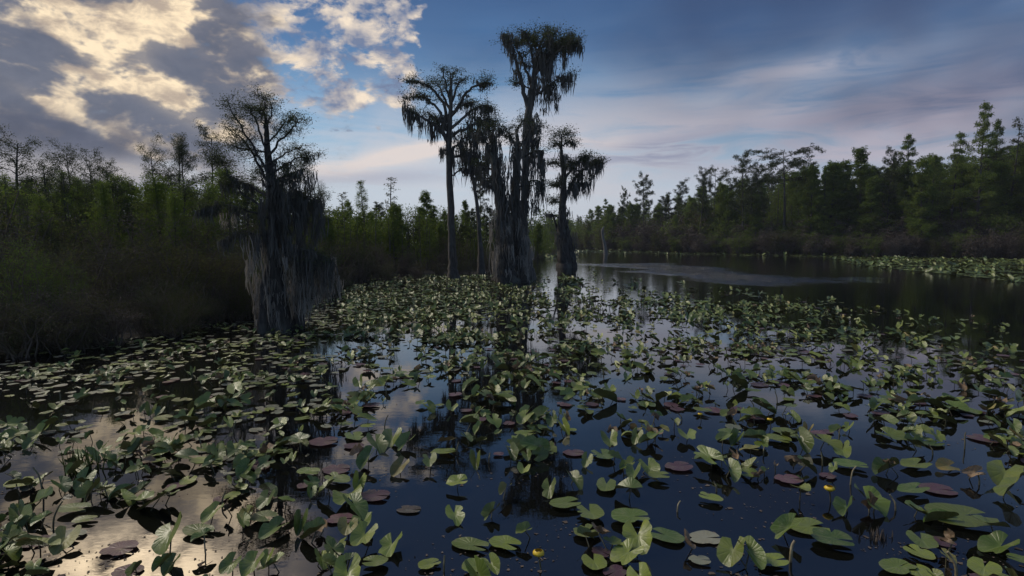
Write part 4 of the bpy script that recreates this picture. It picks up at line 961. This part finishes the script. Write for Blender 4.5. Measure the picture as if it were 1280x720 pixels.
leaf_me = {}
def get_mesh(kd, i):
    kk = (kd, i)
    if kk not in leaf_me:
        v, uv, t3, q4 = PROTO[PICK[kd]][i]; mb = MB(); luv = np.c_[uv, np.full(len(v), i*.137)]
        mb.add(v, t3, 0, .5, luv); b = mb.n; mb.f4.append(q4); mb.m4.append(np.zeros(len(q4), np.int32))
        leaf_me[kk] = mb.mesh('lily_blade', MATOF[kd], luv=True)
    return leaf_me[kk]
S_V, S_UV, S_T, S_Q, S_MT, S_MQ = [], [], [], [], [], []; base = 0; slots = ['lily', 'lily_pale', 'lily_purple', 'lily_dead', 'lily_yellow', 'lily_under', 'stalk']
stalks = MB()
SMB = MB()
zi = 0
for rank, i in enumerate(order):
    x, y, L, kd, yaw, lab = leaves[i]
    r = np.random.default_rng(9000+i); ps = PROTO[PICK[kd]]; vi = int(r.integers(0, len(ps)))
    if yaw is not None: yaw = yaw + r.normal()*.15
    m, h = pose(kd, r, L, yaw)
    if kd == 'U': h = .0015
    v, uv, t3, q4 = ps[vi]; low = (v @ m.T)[:, 2].min()*L
    m = m @ np.diag([r.uniform(.78, 1.12), r.uniform(.85, 1.15), r.uniform(.7, 1.3)]) if kd != 'P' else m
    if kd in 'VTYD': h = max(h*(1 if y < 14 else .7), -low*.9 + .004)
    else: h = max(h, -low + .003 + (i % 7)*.0022)
    far = y > 45
    if far: h += .02
    top = np.array([x, y, h]); foot = np.array([x + r.normal()*.05, y + r.normal()*.05 + .02, -.12])
    if rank < NT:
        o = bpy.data.objects.new('lily_pad', get_mesh(kd, vi)); link(o); mat4 = Matrix(m.tolist()).to_4x4(); mat4.translation = top
        o.matrix_world = mat4 @ Matrix.Scale(L, 4)
        px, py, d = to_px(x, y)
        if lab is None:
            zn = next(t for f, t in ZONES if f(px, py)); lab = DESC[kd] + ' ' + zn; grp = GRP[kd] + ' ' + zn
        else: grp = None
        tag(o, lab, 'lily pad', grp)
        if kd in 'VTYD':
            s = MB(); Mi = np.array((mat4 @ Matrix.Scale(L, 4)).inverted()); kx = r.normal(size=2)*.035
            P_ = np.array([foot, (foot*.5+top*.5) + [kx[0], kx[1], 0], top - m[:, 2]*.004]); P_ = smoothline(P_, 4); P_ = P_ @ Mi[:3, :3].T + Mi[:3, 3]
            tube(s, P_, np.linspace(.0055, .004, len(P_))/L, 6); so = s.build('stalk', 'stalk' if r.uniform() < .75 else 'stalk_pale', o)
    else:
        vv = (v*L) @ m.T + top; mi = slots.index(MATOF[kd]); luv = np.c_[uv, np.full(len(v), r.uniform())]
        if y > 16:                                          # far leaves: keep the outline, drop the inner rings
            nA = 26; keep = np.r_[0, 1+2*nA:1+4*nA:1]; keep = np.r_[0, 1+nA:1+2*nA:2, 1+3*nA:1+4*nA:2]; vv = vv[keep]; luv = luv[keep]; k = 13
            t3 = np.array([(0, 1+q, 2+q) for q in range(k-1)]); q4 = np.array([(1+q, 1+k+q, 2+k+q, 2+q) for q in range(k-1)])
        SMB.add(vv, t3, mi, .5, luv); SMB.f4.append(q4 + SMB.n - len(vv)); SMB.m4.append(np.full(len(q4), mi, np.int32))
        if kd in 'VTYD' and y < 30: tube(SMB, np.array([foot, foot*.5+top*.5 + [r.normal()*.02, 0, 0], top]), [.005, .0045, .004], 4, slots.index('stalk'))
o = SMB.build('lily_bed', slots, luv=True); tag(o, 'dense bed of smaller and farther lily leaves covering the water', 'lily pads', kind='stuff')
print('LEAVES', len(leaves))

# ---------------------------------------------------------------- flowers, bare stalks, grass
def flower(px, py, s, label):
    x, y = G(px, py); r = np.random.default_rng(px); root = bpy.data.objects.new('water_lily_flower', None); link(root)
    hh = .07*s; root.location = (x, y, hh); tag(root, label, 'flower')
    for k in range(6):
        a = k*math.pi/3; mb = MB(); us = np.linspace(0, 1, 6); ws = np.linspace(-1, 1, 5); v = []
        for u in us:
            for w in ws:
                wd = .020*math.sin(min(1, u*.9+.12)*2.6)*s; rr = (.008+.024*math.sin(u*2.6))*s; z = (.006+.036*u)*s
                rad = rr - .004*s*w*w; v.append((math.cos(a)*rad - math.sin(a)*w*wd, math.sin(a)*rad + math.cos(a)*w*wd, z))
        f = [(i*5+j, i*5+j+1, (i+1)*5+j+1, (i+1)*5+j) for i in range(5) for j in range(4)]
        mb.add(v, f); mb.build('petal', 'petal', root)
    c = MB(); tube(c, np.array([(0, 0, .005), (0, 0, .02), (0, 0, .028), (0, 0, .030)])*s, np.array([.006, .010, .013, .009])*s, 10, cap=True); c.build('pistil', 'petal_in', root)
    st = MB(); tube(st, smoothline([(.03, .01, -.12-hh), (.01, 0, -hh*.5), (0, 0, .008*s)], 4), .0045*s, 6); st.build('stalk', 'stalk', root)
flower(1036, 628, 1.15, 'round yellow flower bud standing alone on dark water at the lower right')
flower(673, 712, 1.1, 'yellow flower bud at the bottom edge beside the mottled yellow leaf')
flower(962, 534, .9, 'tiny yellow bud above a flat leaf right of centre')
flower(875, 526, .8, 'tiny yellow bud among purple pads right of centre')
def bare_stalk(px, py, hpx, lean, label, mat='stalk', group=None, thick=1.0):
    x, y = G(px, py); d = to_px(x, y)[2]; h = hpx*d/F; mb = MB()
    P_ = smoothline([(0, 0, -.15), (lean*h*.15, 0, h*.3), (lean*h*.5, .02, h*.75), (lean*h, .03, h)], 4)
    tube(mb, P_, np.linspace(.0065, .0052, len(P_))*thick, 7, cap=True); o = mb.build('bare_stalk', mat); o.location = (x, y, 0); tag(o, label, 'stalk', group)
bare_stalk(987, 702, 24, .35, 'thick cut stalk leaning right beside the pale lobed leaf', 'stalk_pale', thick=1.6)
bare_stalk(555, 715, 18, .02, 'dark upright stalk in open water at the bottom, left of centre')
bare_stalk(1196, 722, 30, -.3, 'long pale stalk rising from the bottom edge to the tan withered leaf head', 'stalk_pale', thick=1.4)
bare_stalk(1062, 606, 22, .45, 'pale slanting stalk beside the yellow flower', 'stalk_pale')
bare_stalk(846, 640, 12, .5, 'short pale stalk slanting over grey green leaves', 'stalk_pale')
bare_stalk(1120, 638, 18, -.3, 'pale curved stalk behind the rolled leaf', 'stalk_pale')
bare_stalk(56, 625, 40, -.4, 'kneed dark stalk near the left edge'); bare_stalk(66, 662, 34, .3, 'crooked dark stalk over the bright reflection at the left')
for i in range(34):
    while True:
        px, py = lr.uniform(20, 1260), lr.uniform(400, 640)
        if cover(px, py) > .3: break
    bare_stalk(px, py, lr.uniform(9, 20)*(py-300)/250, lr.normal()*.4, 'thin bare leaf stalk poking up in the middle of the lily bed', group='bare stalks in the lily bed')
def tuft(px, py, hpx, n, label, spread=.12, mat='grass'):
    x, y = G(px, py); d = to_px(x, y)[2]; h = hpx*d/F; mb = MB(); r = np.random.default_rng(int(px))
    for k in range(n):
        b = np.array([r.normal()*spread, r.normal()*spread*.6, -.05]); e = b + [r.normal()*h*.16, r.normal()*h*.16, h*r.uniform(.5, 1.1)+.05]
        p = wander(b, e, 5, .12, r); ax = unit(np.array([r.normal(), r.normal(), 0])); w = np.array([.006, .006, .005, .0035, .001])[:, None]
        v = np.concatenate([p-ax*w, p+ax*w]); f = [(j, j+1, 6+j, 5+j) for j in range(4)]; mb.add(v, f, 0, r.uniform())
    o = mb.build('grass_tuft', mat); o.location = (x, y, 0); tag(o, label, 'grass')
tuft(102, 590, 30, 60, 'upright tuft of green blades in the shaded left of the lily bed', .06)
tuft(737, 386, 16, 26, 'dark tuft of stubby stems at the far edge of the lily bed', .35, 'twig'); tuft(747, 392, 12, 16, 'second dark tuft of stems just right of the first at the far edge', .3, 'twig')
tuft(1095, 672, 10, 40, 'drowned brown root tangle just breaking the surface at the lower right', .06, 'twig')

# specks and shreds of dead leaf adrift between the pads
db = MB(); r = np.random.default_rng(77)
for i in range(3600):
    px, py = r.uniform(-20, 1300), 400 + 340*r.uniform()**.8; x, y = G(px, py); x += r.normal()*.1
    if mnoise.noise(Vector((x*1.6, y*1.6, 5))) < .12: continue
    s_ = r.uniform(.003, .013)*(1 if r.uniform() < .9 else 2)
    k = 6; a = np.sort(r.uniform(0, 6.28, k)); v = np.stack([x+np.cos(a)*s_*r.uniform(.5, 1.3, k), y+np.sin(a)*s_*r.uniform(.5, 1.3, k), np.full(k, .0025)+r.uniform(0, .002, k)], 1)
    db.add(np.vstack([v, [[x, y, .004]]]), [(q, (q+1) % k, k) for q in range(k)], 0, r.uniform())
tag(db.build('floating_debris', 'twig'), 'small shreds of dead leaf adrift on the water', kind='stuff')
